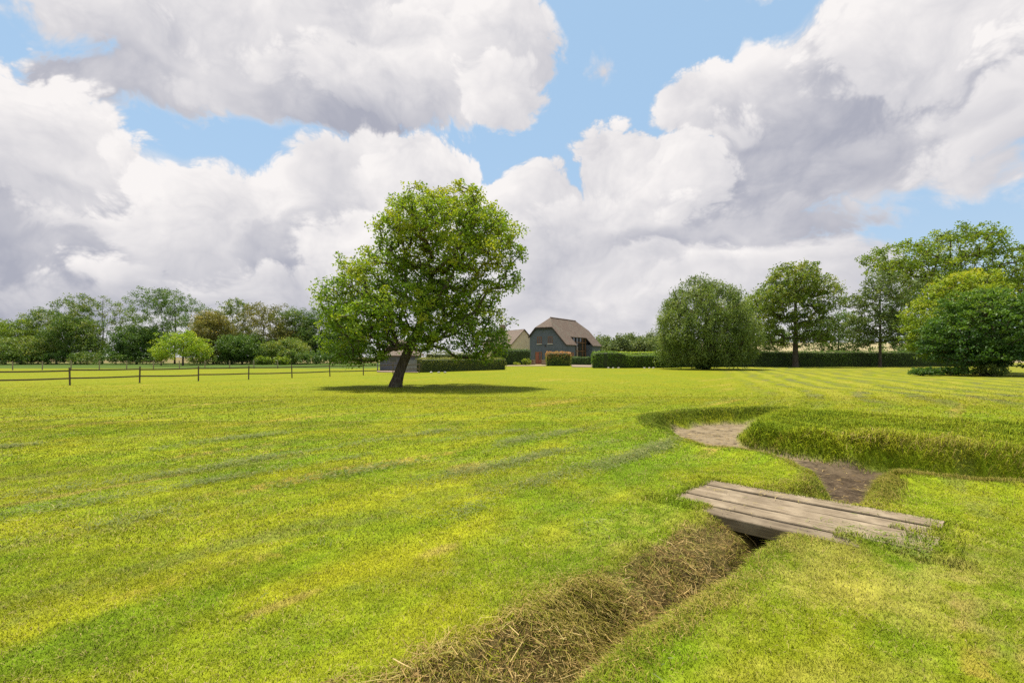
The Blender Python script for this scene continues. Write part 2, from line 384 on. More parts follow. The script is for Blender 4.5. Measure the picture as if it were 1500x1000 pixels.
def attr(nt, name):
    return N(nt, 'ShaderNodeAttribute', attribute_name=name).outputs['Fac']
def ground_mat():
    m, nt = new_mat('lawn and soil')
    P = N(nt, 'ShaderNodeNewGeometry').outputs['Position']
    lawn = N(nt, 'ShaderNodeGroup', node_tree=LAWN).outputs[0]
    n1 = NOISE(nt, P, 3.0, 8.0, 0.75)
    n2 = NOISE(nt, P, 14.0, 5.0, 0.7)
    soilc = MIX(nt, RAMP(nt, n1, 0.35, 0.65), C(0.030, 0.021, 0.013), C(0.085, 0.060, 0.037))
    soilc = MIX(nt, RAMP(nt, n2, 0.5, 0.75), soilc, C(0.145, 0.110, 0.07))
    py = N(nt, 'ShaderNodeSeparateXYZ', {0: P}).outputs[1]
    pale = M(nt, 'MULTIPLY', RAMP(nt, py, 8.3, 10.2), RAMP(nt, n1, 0.3, 0.55))
    soilc = MIX(nt, M(nt, 'MULTIPLY', pale, 0.85), soilc, C(0.235, 0.185, 0.115))
    hayc = MIX(nt, n2, C(0.055, 0.040, 0.016), C(0.22, 0.165, 0.060))
    vergec = MIX(nt, n1, C(0.035, 0.070, 0.012), C(0.085, 0.125, 0.018))
    strawc = MIX(nt, n1, C(0.12, 0.105, 0.04), C(0.18, 0.145, 0.065))
    longc = MIX(nt, n1, C(0.090, 0.150, 0.010), C(0.150, 0.190, 0.014))
    col = MIX(nt, attr(nt, 'long'), lawn, longc)
    col = MIX(nt, attr(nt, 'hay'), col, hayc)
    col = MIX(nt, attr(nt, 'soil'), col, soilc)
    col = MIX(nt, attr(nt, 'verge'), col, vergec)
    col = MIX(nt, attr(nt, 'straw'), col, strawc)
    bn = M(nt, 'ADD', NOISE(nt, P, 22.0, 4.0, 0.7), M(nt, 'MULTIPLY', NOISE(nt, P, 5.0, 4.0, 0.65), 1.5))
    bump = N(nt, 'ShaderNodeBump', {'Strength': 0.7, 'Distance': 0.03, 'Height': bn}).outputs[0]
    b = N(nt, 'ShaderNodeBsdfPrincipled', {'Base Color': col, 'Roughness': 0.95, 'Specular IOR Level': 0.1, 'Normal': bump})
    finish(nt, b.outputs[0])
    return m
me = fast_mesh('ground', np.stack([vx, vy, vz], 1), quads.ravel(), np.arange(len(quads)) * 4, np.full(len(quads), 4),
               {'soil': soil, 'hay': hay * (soil < .99), 'long': lgm, 'verge': verge, 'straw': straw}, smooth=True)
ground = tag(link('ground', me, ground_mat()), kind='structure')
# ---------------------------------------------------------------- grass
def blades(name, x, y, z, h, w, lean, tint, mat, az=None, segs=2, droop=0.4, az_lean=None):
    """one mesh of many grass blades: root, height, width, sideways lean (as a fraction of height)"""
    n = len(x)
    az = rng.uniform(0, 2 * np.pi, n) if az is None else az
    la = rng.uniform(0, 2 * np.pi, n) if az_lean is None else az_lean
    wx, wy = np.cos(az) * w / 2, np.sin(az) * w / 2
    lx, ly = np.cos(la) * lean * h, np.sin(la) * lean * h
    r = np.stack([x, y, z], 1)
    wv = np.stack([wx, wy, np.zeros(n)], 1)
    zz = np.zeros(n)
    if segs == 1:
        tip = r + np.stack([lx, ly, h], 1)
        V = np.stack([r - wv, r + wv, tip], 1).reshape(-1, 3)
        loops = np.arange(3 * n)
        starts = np.arange(n) * 3
        tot = np.full(n, 3)
        per = 3
    else:
        mid = r + np.stack([lx * .32, ly * .32, h * (0.62)], 1)
        top = r + np.stack([lx, ly, h * (1 - droop * lean)], 1)
        V = np.stack([r - wv, r + wv, mid + wv * .8, mid - wv * .8, top], 1).reshape(-1, 3)
        b = np.arange(n)[:, None] * 5
        loops = (b + np.array([[0, 1, 2, 3, 3, 2, 4]])).ravel()
        starts = (np.arange(n)[:, None] * 7 + np.array([[0, 4]])).ravel()
        tot = np.tile([4, 3], n)
        per = 5
    me = fast_mesh(name, V, loops, starts, tot, {'tint': np.repeat(tint, per)})
    return link(name, me, mat)

def blade_mat(name, cols=None, trans=0.35, soft=0.45):
    m, nt = new_mat(name)
    t = attr(nt, 'tint')
    if cols is None:
        base = N(nt, 'ShaderNodeGroup', node_tree=LAWN).outputs[0]
        k = N(nt, 'ShaderNodeMapRange', {0: t, 3: 0.80, 4: 1.28}).outputs[0]
        base = MIX(nt, 1.0, base, N(nt, 'ShaderNodeCombineXYZ', {0: k, 1: k, 2: k}).outputs[0], 'MULTIPLY')
        base = MIX(nt, RAMP(nt, t, 0.90, 0.97), base, C(0.36, 0.29, 0.11))
    else:
        cr = N(nt, 'ShaderNodeValToRGB', {0: t})
        el = cr.color_ramp.elements
        while len(el) < len(cols): el.new(0.5)
        for e, (p, c) in zip(el, cols):
            e.position = p; e.color = (*c, 1)
        base = cr.outputs[0]
    gn = N(nt, 'ShaderNodeNewGeometry').outputs['Normal']
    nn = N(nt, 'ShaderNodeVectorMath', {0: N(nt, 'ShaderNodeVectorMath', {0: gn, 'Scale': soft}, operation='SCALE').outputs[0], 1: (0, 0, 1)}, operation='ADD').outputs[0]
    nn = N(nt, 'ShaderNodeVectorMath', {0: nn}, operation='NORMALIZE').outputs[0]     # a sward reflects as a whole, not blade by blade
    b = N(nt, 'ShaderNodeBsdfPrincipled', {'Base Color': base, 'Roughness': 0.7, 'Specular IOR Level': 0.06, 'Normal': nn})
    tr = N(nt, 'ShaderNodeBsdfTranslucent', {'Color': base})
    mx = N(nt, 'ShaderNodeMixShader', {0: trans, 1: b.outputs[0], 2: tr.outputs[0]})
    finish(nt, mx.outputs[0])
    return m

DK0 = np.array([2.667, 6.417]); DKA = np.array([.7071, -.7071]); DKB = np.array([-.7071, -.7071])
def deck_uv(x, y):
    return (x - DK0[0]) * DKA[0] + (y - DK0[1]) * DKA[1], (x - DK0[0]) * DKB[0] + (y - DK0[1]) * DKB[1]
def off_deck(x, y, m=0.0):
    u, v = deck_uv(x, y)
    full = (u > m) & (u < 2.30 - m) & (v > m) & (v < 1.09 - m)
    front = (u > .5) & (u < 1.75) & (v >= 1.0) & (v < 1.32 - m)
    return ~(full | front)
def scatter(y0, y1, dens, margin=0.8):
    """points spread over the visible wedge of ground between two distances"""
    hw = lambda yy: yy * 1.085 + margin
    area = (hw(y0) + hw(y1)) * (y1 - y0)
    n = int(area * dens)
    y = np.sqrt(rng.uniform((y0 + .5) ** 2, (y1 + .5) ** 2, n)) - .5
    x = rng.uniform(-1, 1, n) * hw(y)
    return x, y

mat_lawn = blade_mat('mown grass', trans=0.15, soft=.35)
parts = []
for (y0, y1, dens, hh, ww) in ((1.9, 4.2, 13000, .030, .0032), (4.2, 7.5, 6000, .032, .0048), (7.5, 12.5, 2000, .032, .009), (12.5, 20, 420, .030, .017), (20, 33, 100, .026, .03)):
    x, y = scatter(y0, y1, dens)
    parts.append((x, y, np.full(len(x), hh), np.full(len(x), ww)))
x = np.concatenate([p[0] for p in parts]); y = np.concatenate([p[1] for p in parts])
hb = np.concatenate([p[2] for p in parts]); wb = np.concatenate([p[3] for p in parts])
d = np.full(len(x), -9.0)
nr = (x > -4) & (y < 17)
d[nr] = ditch_in(x[nr], y[nr])
keep = (d < 0.10 + 0.30 * rng.random(len(x)) ** 2) & off_deck(x, y, 0.02)
lg = np.full(len(x), -9.0); lg[nr] = poly_dist(x[nr], y[nr], LONG_GRASS)
keep &= lg < 0.1
hm = np.zeros(len(x)); hm[nr] = hay_mask(x[nr], y[nr])
keep &= rng.random(len(x)) > hm * 0.55
keep &= rng.random(len(x)) < 1 - 0.97 * sstep(15, 32, y)
# thin, worn patches
keep &= (fnoise(x, y, 1.1, 60) + rng.random(len(x)) * 0.9) > -0.25
x, y, hb, wb, d = x[keep], y[keep], hb[keep], wb[keep], d[keep]
tuft = 1 + 0.55 * fnoise(x, y, 1.6, 63) + 0.35 * fnoise(x, y, 6.0, 66)
h = hb * tuft * rng.uniform(0.55, 1.35, len(x))
edge = np.exp(-((d + 0.03) / 0.12) ** 2)
h *= 1 + 0.9 * edge
n = len(x)
tint = np.clip(0.5 + 0.45 * fnoise(x, y, 3.0, 69) + rng.normal(0, 0.20, n), 0, 0.89)
tint = np.where(rng.random(n) < 0.08 + .10 * fnoise(x, y, .8, 70), 0.99, tint)
g = blades('lawn_grass', x, y, height(x, y) - 0.004, h, wb * rng.uniform(.7, 1.3, n), rng.uniform(0.5, 2.0, n), tint, mat_lawn)
tag(g, 'short mown yellow green grass covering the whole lawn', 'grass', kind='stuff')

# long grass on the raised bank and hanging over its edge
mat_long = blade_mat('long grass', [(0, (0.105, 0.170, 0.009)), (0.4, (0.205, 0.275, 0.010)), (0.75, (0.295, 0.320, 0.014)), (0.9, (0.32, 0.28, 0.045)), (1, (0.42, 0.33, 0.12))], 0.2)
n = 150000
x = rng.uniform(4.6, 15.5, n); y = rng.uniform(7.6, 15.2, n)
dl = poly_dist(x, y, LONG_GRASS) + .16 * fnoise(x, y, 1.3, 71)
k = (dl > -0.38 - .3 * rng.random(n) ** 2 * (y < 10.5)) & (x < y * 1.1 + 1.2)
x, y, dl = x[k], y[k], dl[k]
edgeb = np.exp(-((dl + 0.0) / 0.28) ** 2)
front = (y < 10.8) & (x > 5.2)
k = (rng.random(len(x)) < np.where(dl > 0.5, 0.75, 1.0)) & ((dl > -0.08) | front | (rng.random(len(x)) < .4))
x, y, dl, edgeb, front = x[k], y[k], dl[k], edgeb[k], front[k]
n = len(x)
h = (0.10 + 0.12 * edgeb * front + 0.03 * edgeb) * rng.uniform(0.6, 1.4, n) * np.clip(1 + 1.0 * fnoise(x, y, 2.1, 72), .35, 2)
# blades on the edge lean out over the ditch
e = 0.05
gxn = (poly_dist(x + e, y, LONG_GRASS) - poly_dist(x - e, y, LONG_GRASS)); gyn = (poly_dist(x, y + e, LONG_GRASS) - poly_dist(x, y - e, LONG_GRASS))
out = np.arctan2(-gyn, -gxn)
la = np.where(edgeb * rng.random(n) > 0.25, out + rng.normal(0, .6, n), rng.uniform(0, 6.28, n))
lean = np.where(edgeb > 0.3, rng.uniform(0.4, 1.5, n), rng.uniform(0.1, 0.7, n))
tint = np.clip(0.45 + 0.35 * fnoise(x, y, 0.9, 75) + rng.normal(0, .17, n) + 0.34 * edgeb * front * sstep(5.6, 7.0, x) - .12 * edgeb * (x < 5.9), 0, 1)
g = blades('long_grass', x, y, height(x, y) - 0.01, h, rng.uniform(.004, .010, n) * (1 + (y > 9) * .5), lean, tint, mat_long, az_lean=la)
tag(g, 'long uncut bright grass on the raised bank beyond the ditch', 'grass', kind='stuff')

# darker grass on the far side of the basin
x0 = np.array(LEFT_LIP[14:]); seg = rng.integers(0, len(x0) - 1, 16000); t = rng.random(16000)
base = x0[seg] * (1 - t[:, None]) + x0[seg + 1] * t[:, None]
x = base[:, 0] + rng.normal(0, .14, 16000) + .05; y = base[:, 1] + rng.normal(0, .14, 16000) - .05
n = len(x)
mat_dark = blade_mat('ditch grass', [(0, (0.070, 0.120, 0.012)), (0.5, (0.135, 0.185, 0.014)), (0.85, (0.22, 0.24, 0.024)), (1, (0.26, 0.21, 0.08))], 0.3)
g = blades('ditch_grass', x, y, height(x, y) - .01, rng.uniform(.04, .11, n), rng.uniform(.006, .012, n), rng.uniform(.2, 1.2, n), np.clip(rng.normal(.45, .22, n), 0, 1), mat_dark)
tag(g, 'dark rough grass around the far edge of the bare ditch basin', 'grass', kind='stuff')

# dead cut grass heaped along the left bank of the ditch
mat_hay = blade_mat('dead cut grass', [(0, (0.070, 0.043, 0.017)), (0.35, (0.215, 0.145, 0.050)), (0.7, (0.41, 0.29, 0.11)), (0.9, (0.55, 0.43, 0.20)), (1, (0.17, 0.18, 0.02))], 0.2)
n = 150000
t = rng.random(n) ** 0.8
yy = 0.9 + t * 4.5
x = rng.uniform(-2.6, 2.6, n); y = rng.uniform(0.8, 5.4, n)
hm = hay_mask(x, y)
k = (hm > 0.03) & (rng.random(n) < hm * (0.62 - 0.20 * sstep(3.2, 4.6, y)) + 1.0 * fnoise(x, y, 2.6, 80))
k &= off_deck(x, y, 0.0)
x, y = x[k], y[k]
n = len(x)
pile = np.clip(0.5 + 1.6 * fnoise(x, y, 3.2, 83), 0, 2.4)
z = height(x, y) + rng.random(n) * 0.03 * pile
L = rng.uniform(0.04, 0.17, n) * rng.choice([1, 1, 1, 1.5], n)
el = rng.normal(0.10, 0.24, n)
la = rng.uniform(0, 6.28, n)
hz_ = L * np.sin(el); lean = np.abs(np.cos(el)) * L
# laid down: use the blade builder with explicit lean lengths
def straws(name, x, y, z, L, la, el, w, tint, mat):
    n = len(x)
    dirv = np.stack([np.cos(la) * np.cos(el), np.sin(la) * np.cos(el), np.sin(el)], 1)
    side = np.stack([-np.sin(la), np.cos(la), rng.normal(0, .5, n)], 1) * (w / 2)[:, None]
    r = np.stack([x, y, z], 1) - dirv * (L * .5)[:, None]
    bend = np.stack([rng.normal(0, .12, n), rng.normal(0, .12, n), rng.uniform(-.1, .2, n)], 1) * L[:, None]
    a, c = r, r + dirv * L[:, None]
    m_ = (a + c) / 2 + bend
    V = np.stack([a - side, a + side, m_ + side, m_ - side, c], 1).reshape(-1, 3)
    b = np.arange(n)[:, None] * 5
    loops = (b + np.array([[0, 1, 2, 3, 3, 2, 4]])).ravel()
    starts = (np.arange(n)[:, None] * 7 + np.array([[0, 4]])).ravel()
    me = fast_mesh(name, V, loops, starts, np.tile([4, 3], n), {'tint': np.repeat(tint, 5)})
    return link(name, me, mat)
tint = np.clip(rng.normal(.45, .24, n) + 0.25 * fnoise(x, y, 2.0, 86), 0, .95)
tint = np.where(rng.random(n) < .22, rng.uniform(.96, 1, n), tint)
g = straws('dead_grass', x, y, z + .01, L, la, el, rng.uniform(.0022, .0045, n), tint, mat_hay)
tag(g, 'brown dead cut grass matted along the ditch bank', 'dead grass', kind='stuff')

# loose clippings lying in rows on the lawn and blown over the deck
mat_clip = blade_mat('grass clippings', [(0, (0.065, 0.090, 0.022)), (0.5, (0.130, 0.160, 0.050)), (0.85, (0.21, 0.23, 0.085)), (1, (0.34, 0.30, 0.13))], 0.2)
xs, ys = scatter(2.0, 11.0, 3400)
sx = -.74 * xs + .67 * ys + 0.25 * fnoise(xs, ys, .3, 90)
sy = .67 * xs + .74 * ys
sx = sx + .5 * fnoise(sy * .5, sx, .5, 91)
rowm = np.exp(-(((sx / 1.15 + 0.25) % 1.0 - .5) / .17) ** 2) * np.clip(0.05 + 1.9 * fnoise(sx * 1.0, sy * .55, .9, 93), 0, 1)
nr = xs > -4
dd = np.full(len(xs), -9.0); dd[nr] = ditch_in(xs[nr], ys[nr])
k = (rng.random(len(xs)) < rowm * 0.95) & (dd < -0.25) & off_deck(xs, ys, -.1) & (xs < 3.5 + 0 * ys)
xs, ys = xs[k], ys[k]
n = len(xs)
g = straws('grass_clippings', xs, ys, height(xs, ys) + rng.uniform(.012, .06, n), rng.uniform(.03, .10, n), rng.uniform(0, 6.28, n), rng.normal(.1, .25, n),
           rng.uniform(.002, .004, n) * (1 + ys * .12), np.clip(rng.normal(.5, .25, n), 0, 1), mat_clip)
tag(g, 'grey green grass clippings lying in loose rows on the lawn', 'clippings', kind='stuff')

# tussocks hanging over the left edge of the ditch
n = 52000
seg = rng.integers(0, 6, n); t = rng.random(n)
LL = np.array(LEFT_LIP)
bp_ = LL[seg] * (1 - t[:, None]) + LL[seg + 1] * t[:, None]
q_ = np.abs(rng.normal(0, .36, n)) - .14
x = bp_[:, 0] + .7 * q_ + rng.normal(0, .06, n); y = bp_[:, 1] - .7 * q_ + rng.normal(0, .06, n)
k = off_deck(x, y, -.02) & (1.5 * fnoise(x, y, 1.9, 101) + .45 > rng.random(n)) & (ditch_in(x, y) < .8)
x, y = x[k], y[k]; n = len(x)
mat_tus = blade_mat('yellowing tussocks', [(0, (0.100, 0.130, 0.012)), (0.35, (0.185, 0.185, 0.020)), (0.65, (0.32, 0.25, 0.06)), (1, (0.46, 0.36, 0.14))], 0.2)
g = blades('tussock_grass', x, y, height(x, y) - .01, rng.uniform(.03, .085, n), rng.uniform(.003, .005, n), rng.uniform(.5, 1.8, n), np.clip(rng.normal(.45, .25, n) + .4 * fnoise(x, y, 1.5, 104), 0, 1), mat_tus, az_lean=rng.normal(-.7, 1.0, n))
tag(g, 'yellowing grass tussocks drooping over the left edge of the ditch', 'grass', kind='stuff')
# scraps of dead grass lying on the bare soil
x = rng.uniform(2.4, 9, 9000); y = rng.uniform(4.3, 14.5, 9000)
k = (ditch_in(x, y) > .05) & off_deck(x, y, -.05) & (fnoise(x, y, 1.6, 108) + .45 > rng.random(9000))
x, y = x[k], y[k]; n = len(x)
g = straws('ditch_litter', x, y, height(x, y) + .012, rng.uniform(.03, .14, n), rng.uniform(0, 6.28, n), rng.normal(.05, .12, n), rng.uniform(.003, .007, n), np.clip(rng.normal(.5, .25, n), 0, 1), mat_hay)
tag(g, 'dead grass scraps scattered over the bare soil of the ditch', 'litter', kind='stuff')

# a fringe of longer turf nodding over the right-hand lip
n = 55000
NL = np.array(NEAR_LIP[2:] + LEFT_LIP[5:14])
seg = rng.integers(0, len(NL) - 1, n); seg = np.where(seg == len(NEAR_LIP) - 3, 3, seg); t = rng.random(n)
bp_ = NL[seg] * (1 - t[:, None]) + NL[seg + 1] * t[:, None]
x = bp_[:, 0] + rng.normal(.03, .10, n); y = bp_[:, 1] + rng.normal(-.03, .10, n)
k = off_deck(x, y, -.02) & (fnoise(x, y, 2.6, 121) + .55 > rng.random(n)) & (ditch_in(x, y) < .22)
x, y = x[k], y[k]; n = len(x)
g = blades('lip_grass', x, y, height(x, y) - .008, rng.uniform(.035, .085, n) * np.where(x > 4.5, 1.35, 1), rng.uniform(.003, .006, n), rng.uniform(.3, 1.5, n), np.clip(rng.normal(.42, .2, n) + .35 * fnoise(x, y, 1.2, 124), 0, 1), mat_tus, az_lean=rng.normal(2.4, 1.1, n))
tag(g, 'fringe of yellowing grass along the right lip of the ditch', 'grass', kind='stuff')
# ---------------------------------------------------------------- the sleeper bridge over the ditch
def wood_mat(name, a, b, c, sc=1.0):
    m, nt = new_mat(name)
    P = N(nt, 'ShaderNodeTexCoord').outputs['Object']
    oi = N(nt, 'ShaderNodeObjectInfo').outputs['Random']
    mp = N(nt, 'ShaderNodeMapping', {'Vector': P, 'Scale': (1.0, 34, 34)})
    off = N(nt, 'ShaderNodeCombineXYZ', {0: M(nt, 'MULTIPLY', oi, 31.0), 1: M(nt, 'MULTIPLY', oi, 17.0), 2: 0.0}).outputs[0]
    v = N(nt, 'ShaderNodeVectorMath', {0: mp.outputs[0], 1: off}, operation='ADD').outputs[0]
    gr = NOISE(nt, v, 1.6, 6.0, 0.65, 0.6)
    bl = NOISE(nt, P, 3.0, 4.0, 0.6)
    sp = NOISE(nt, P, 60.0, 3.0, 0.6)
    col = MIX(nt, RAMP(nt, gr, 0.32, 0.66), C(*a), C(*b))
    col = MIX(nt, RAMP(nt, bl, 0.42, 0.68), col, C(*c))
    col = MIX(nt, RAMP(nt, sp, 0.58, 0.75, 0, .5), col, C(a[0] * .6, a[1] * .6, a[2] * .6))
    crack = RAMP(nt, gr, 0.27, 0.36)
    col = MIX(nt, crack, C(a[0] * .3, a[1] * .3, a[2] * .3), col)
    k = N(nt, 'ShaderNodeMapRange', {0: oi, 3: 0.82, 4: 1.15}).outputs[0]
    col = MIX(nt, 1.0, col, N(nt, 'ShaderNodeCombineXYZ', {0: k, 1: k, 2: k}).outputs[0], 'MULTIPLY')
    bp = N(nt, 'ShaderNodeBump', {'Strength': 0.6, 'Distance': 0.006, 'Height': gr}).outputs[0]
    s = N(nt, 'ShaderNodeBsdfPrincipled', {'Base Color': col, 'Roughness': 0.85, 'Specular IOR Level': 0.2, 'Normal': bp})
    finish(nt, s.outputs[0])
    return m
mat_deck = wood_mat('weathered sleeper timber', (0.098, 0.074, 0.047), (0.215, 0.168, 0.112), (0.255, 0.205, 0.140))

def plank_mesh(name, L, W, T, seed, nu=46, nv=8):
    r = np.random.default_rng(seed)
    # cross-section with rounded arrises, swept along the length and roughened
    b = .014
    prof = [(0, -T), (0, -b), (b * .3, -b * .3), (b, 0)] + [(b + (W - 2 * b) * k / nv, 0) for k in range(1, nv)] + [(W - b, 0), (W - b * .3, -b * .3), (W, -b), (W, -T)]
    prof = np.array(prof); m = len(prof)
    us = np.linspace(0, L, nu)
    V = []
    ph = r.random(4) * 50
    for u in us:
        e = 0.004 * np.sin(u * 2.1 + ph[0])
        for (v, z) in prof:
            jz = 0.006 * vnoise(u * 2 + ph[1], v * 30 + ph[2], 1.0) if z > -b * 2 else 0
            jv = 0.008 * vnoise(u * 3 + ph[3], 3.0 + (v > W / 2) * 9, 1.0)
            V.append((u + 0.012 * vnoise(v * 25 + ph[2], ph[1], 1.0) * (u in (us[0], us[-1])), v + jv, z + jz + e))
    loops = []
    st = []
    tt = []
    for i in range(nu - 1):
        for j in range(m):
            k = (j + 1) % m
            st.append(len(loops)); tt.append(4)
            loops += [i * m + j, i * m + k, (i + 1) * m + k, (i + 1) * m + j]
    for i, rev in ((0, True), (nu - 1, False)):
        f = [i * m + j for j in range(m)]
        st.append(len(loops)); tt.append(m)
        loops += f[::-1] if rev else f
    return fast_mesh(name, np.array(V), loops, st, tt)
deck = empty('plank_bridge', (DK0[0], DK0[1], 0.0), math.atan2(DKA[1], DKA[0]))
tag(deck, 'low footbridge of weathered timber sleepers laid across the grassy ditch', 'footbridge')
# local x runs along the sleepers; local -y comes towards the camera
rows_ = [(0.00, 0.264, 0.00, 2.33, .050), (0.283, 0.264, -.03, 2.30, .041), (0.557, 0.264, .02, 2.31, .049), (0.831, 0.252, -.02, 2.32, .040), (1.103, 0.228, .42, 1.42, .034)]
for i, (v0, w_, u0, L_, top) in enumerate(rows_):
    pm = plank_mesh('plank', L_, w_, .125, 100 + i)
    p = link('plank', pm, mat_deck, deck)
    p.location = (u0, -v0 - w_, top)
    p.rotation_euler = (R(random.uniform(-.6, .6)), R(random.uniform(-.25, .25)), R(random.uniform(-.3, .3)))
# grass creeping over and blown onto the boards
n = 5200
u = rng.uniform(0, 2.3, n); v = rng.uniform(-.02, 1.32, n)
pr = 0.08 + 0.9 * np.exp(-((v - (0.55 + (u - .9) * .28)) / .10) ** 2) * sstep(1.0, 1.7, u) + .8 * np.exp(-((v - 1.05) / .16) ** 2) * sstep(1.2, 1.5, u) + .9 * sstep(.22, .0, u) * sstep(.6, .2, v) + .5 * np.exp(-((u - .95) / .15) ** 2 - ((v - .62) / .1) ** 2) + 1.0 * sstep(1.55, 1.75, u) * sstep(.95, 1.1, v)
k = rng.random(n) < pr * np.clip(.5 + 1.5 * fnoise(u, v, 3.0, 99), 0, 1)
u, v = u[k], v[k]
n = len(u)
px_, py_ = DK0[0] + DKA[0] * u + DKB[0] * v, DK0[1] + DKA[1] * u + DKB[1] * v
green = sstep(1.0, 1.6, u)
mat_scrap = blade_mat('grass scraps', [(0, (0.09, 0.13, 0.02)), (0.45, (0.16, 0.20, 0.035)), (0.6, (0.33, 0.27, 0.10)), (1, (0.42, 0.34, 0.16))], 0.2)
g = straws('grass_scraps', px_, py_, np.full(n, .056) + rng.uniform(0, .012, n), rng.uniform(.03, .10, n), rng.uniform(0, 6.28, n), rng.normal(.08, .12, n), rng.uniform(.003, .006, n),
           np.clip(rng.normal(.70 - .42 * green, .14, n), 0, 1), mat_scrap)
tag(g, 'loose green and straw coloured grass scraps strewn on the timber sleepers', 'clippings', kind='stuff')
# living turf lapping over the ends and the near edge
n = 30000
u = rng.uniform(-.25, 2.6, n); v = rng.uniform(-.2, 1.6, n)
x = DK0[0] + DKA[0] * u + DKB[0] * v; y = DK0[1] + DKA[1] * u + DKB[1] * v
edge_d = np.minimum.reduce([np.abs(u) + 0 * v, np.abs(u - 2.31), np.abs(v)])
near = (u > 1.62) & (v > 1.02) & (v < 1.25)
cornr = (v > .85 + (u) * .6) & (u < .46) & (v < 1.4)
k = ((edge_d < .07) & (v < 1.2) & (v > -.1) & (rng.random(n) < .75)) | (near & (rng.random(n) < .6)) | ((u > 2.12 + .25 * fnoise(u, v, 4.0, 111)) & (v < 1.3) & (u < 2.5) & (rng.random(n) < .5 * sstep(.2, .6, v))) | (cornr & (v > 1.09) & (rng.random(n) < .8))
x, y, u, v = x[k], y[k], u[k], v[k]
on = ~off_deck(x, y, 0)
n = len(x)
z = np.where(on, .04, height(x, y))
g = blades('turf_edge', x, y, z, rng.uniform(.03, .075, n), rng.uniform(.004, .007, n), rng.uniform(.3, 1.3, n), np.clip(rng.normal(.55, .2, n), 0, 1), mat_lawn)
tag(g, 'ragged turf growing over the edges of the sleeper bridge', 'grass', kind='stuff')
# ---------------------------------------------------------------- trees
LEAF_GAIN = 2.1
def leaf_mat(name, cols, trans=0.35, rough=0.5, up=0.0):
    m, nt = new_mat(name)
    t = attr(nt, 'tint')
    cr = N(nt, 'ShaderNodeValToRGB', {0: t})
    el = cr.color_ramp.elements
    while len(el) < len(cols): el.new(0.5)
    for i, (e, c) in enumerate(zip(el, cols)):
        e.position = i / (len(cols) - 1); e.color = (min(c[0] * LEAF_GAIN, .5), min(c[1] * LEAF_GAIN, .5), c[2] * LEAF_GAIN, 1)
    base = cr.outputs[0]
    b = N(nt, 'ShaderNodeBsdfPrincipled', {'Base Color': base, 'Roughness': rough, 'Specular IOR Level': 0.3})
    tr = N(nt, 'ShaderNodeBsdfTranslucent', {'Color': MIX(nt, 1.0, base, C(1.25, 1.2, 0.7), 'MULTIPLY')})
    finish(nt, N(nt, 'ShaderNodeMixShader', {0: trans, 1: b.outputs[0], 2: tr.outputs[0]}).outputs[0])
    return m
def bark_mat(name, a, b):
    m, nt = new_mat(name)
    P = N(nt, 'ShaderNodeTexCoord').outputs['Object']
    mp = N(nt, 'ShaderNodeMapping', {'Vector': P, 'Scale': (9, 9, 1.6)}).outputs[0]
    n1 = NOISE(nt, mp, 1.6, 5.0, 0.65, 0.4)
    n2 = NOISE(nt, P, 1.3, 3.0, 0.6)
    col = MIX(nt, RAMP(nt, n1, 0.35, 0.65), C(*a), C(*b))
    col = MIX(nt, RAMP(nt, n2, 0.50, 0.70, 0, .5), col, C(0.10, 0.11, 0.06))
    bp = N(nt, 'ShaderNodeBump', {'Strength': 0.9, 'Distance': 0.05, 'Height': n1}).outputs[0]
    finish(nt, N(nt, 'ShaderNodeBsdfPrincipled', {'Base Color': col, 'Roughness': 0.9, 'Specular IOR Level': 0.15, 'Normal': bp}).outputs[0])
    return m
BARK = bark_mat('grey brown bark', (0.045, 0.034, 0.025), (0.125, 0.098, 0.075))

def leaf_quads(C_, size, r, up=0.55, asp=0.62, outward=None, hang=0.0):
    """one folded leaf spray per centre; returns vertices, 4 per leaf"""
    n = len(C_)
    nrm = r.normal(0, 1, (n, 3))
    nrm /= np.linalg.norm(nrm, axis=1)[:, None] + 1e-9
    nrm[:, 2] += up
    if outward is not None: nrm += outward
    nrm /= np.linalg.norm(nrm, axis=1)[:, None] + 1e-9
    t = r.normal(0, 1, (n, 3))
    t[:, 2] -= hang
    t -= nrm * np.sum(t * nrm, 1)[:, None]
    t /= np.linalg.norm(t, axis=1)[:, None] + 1e-9
    b = np.cross(nrm, t)
    s = (size * r.uniform(0.6, 1.35, n))[:, None]
    fold = nrm * s * r.uniform(-.12, .22, n)[:, None]
    return np.stack([C_ - t * s * .5, C_ + b * s * asp * .5 + fold, C_ + t * s * .5, C_ - b * s * asp * .5 + fold], 1).reshape(-1, 3)
def quad_mesh(name, V, tint, smooth=False):
    n = len(V) // 4
    return fast_mesh(name, V, np.arange(4 * n), np.arange(n) * 4, np.full(n, 4), {'tint': np.repeat(np.clip(tint, 0, 1), 4)}, smooth)

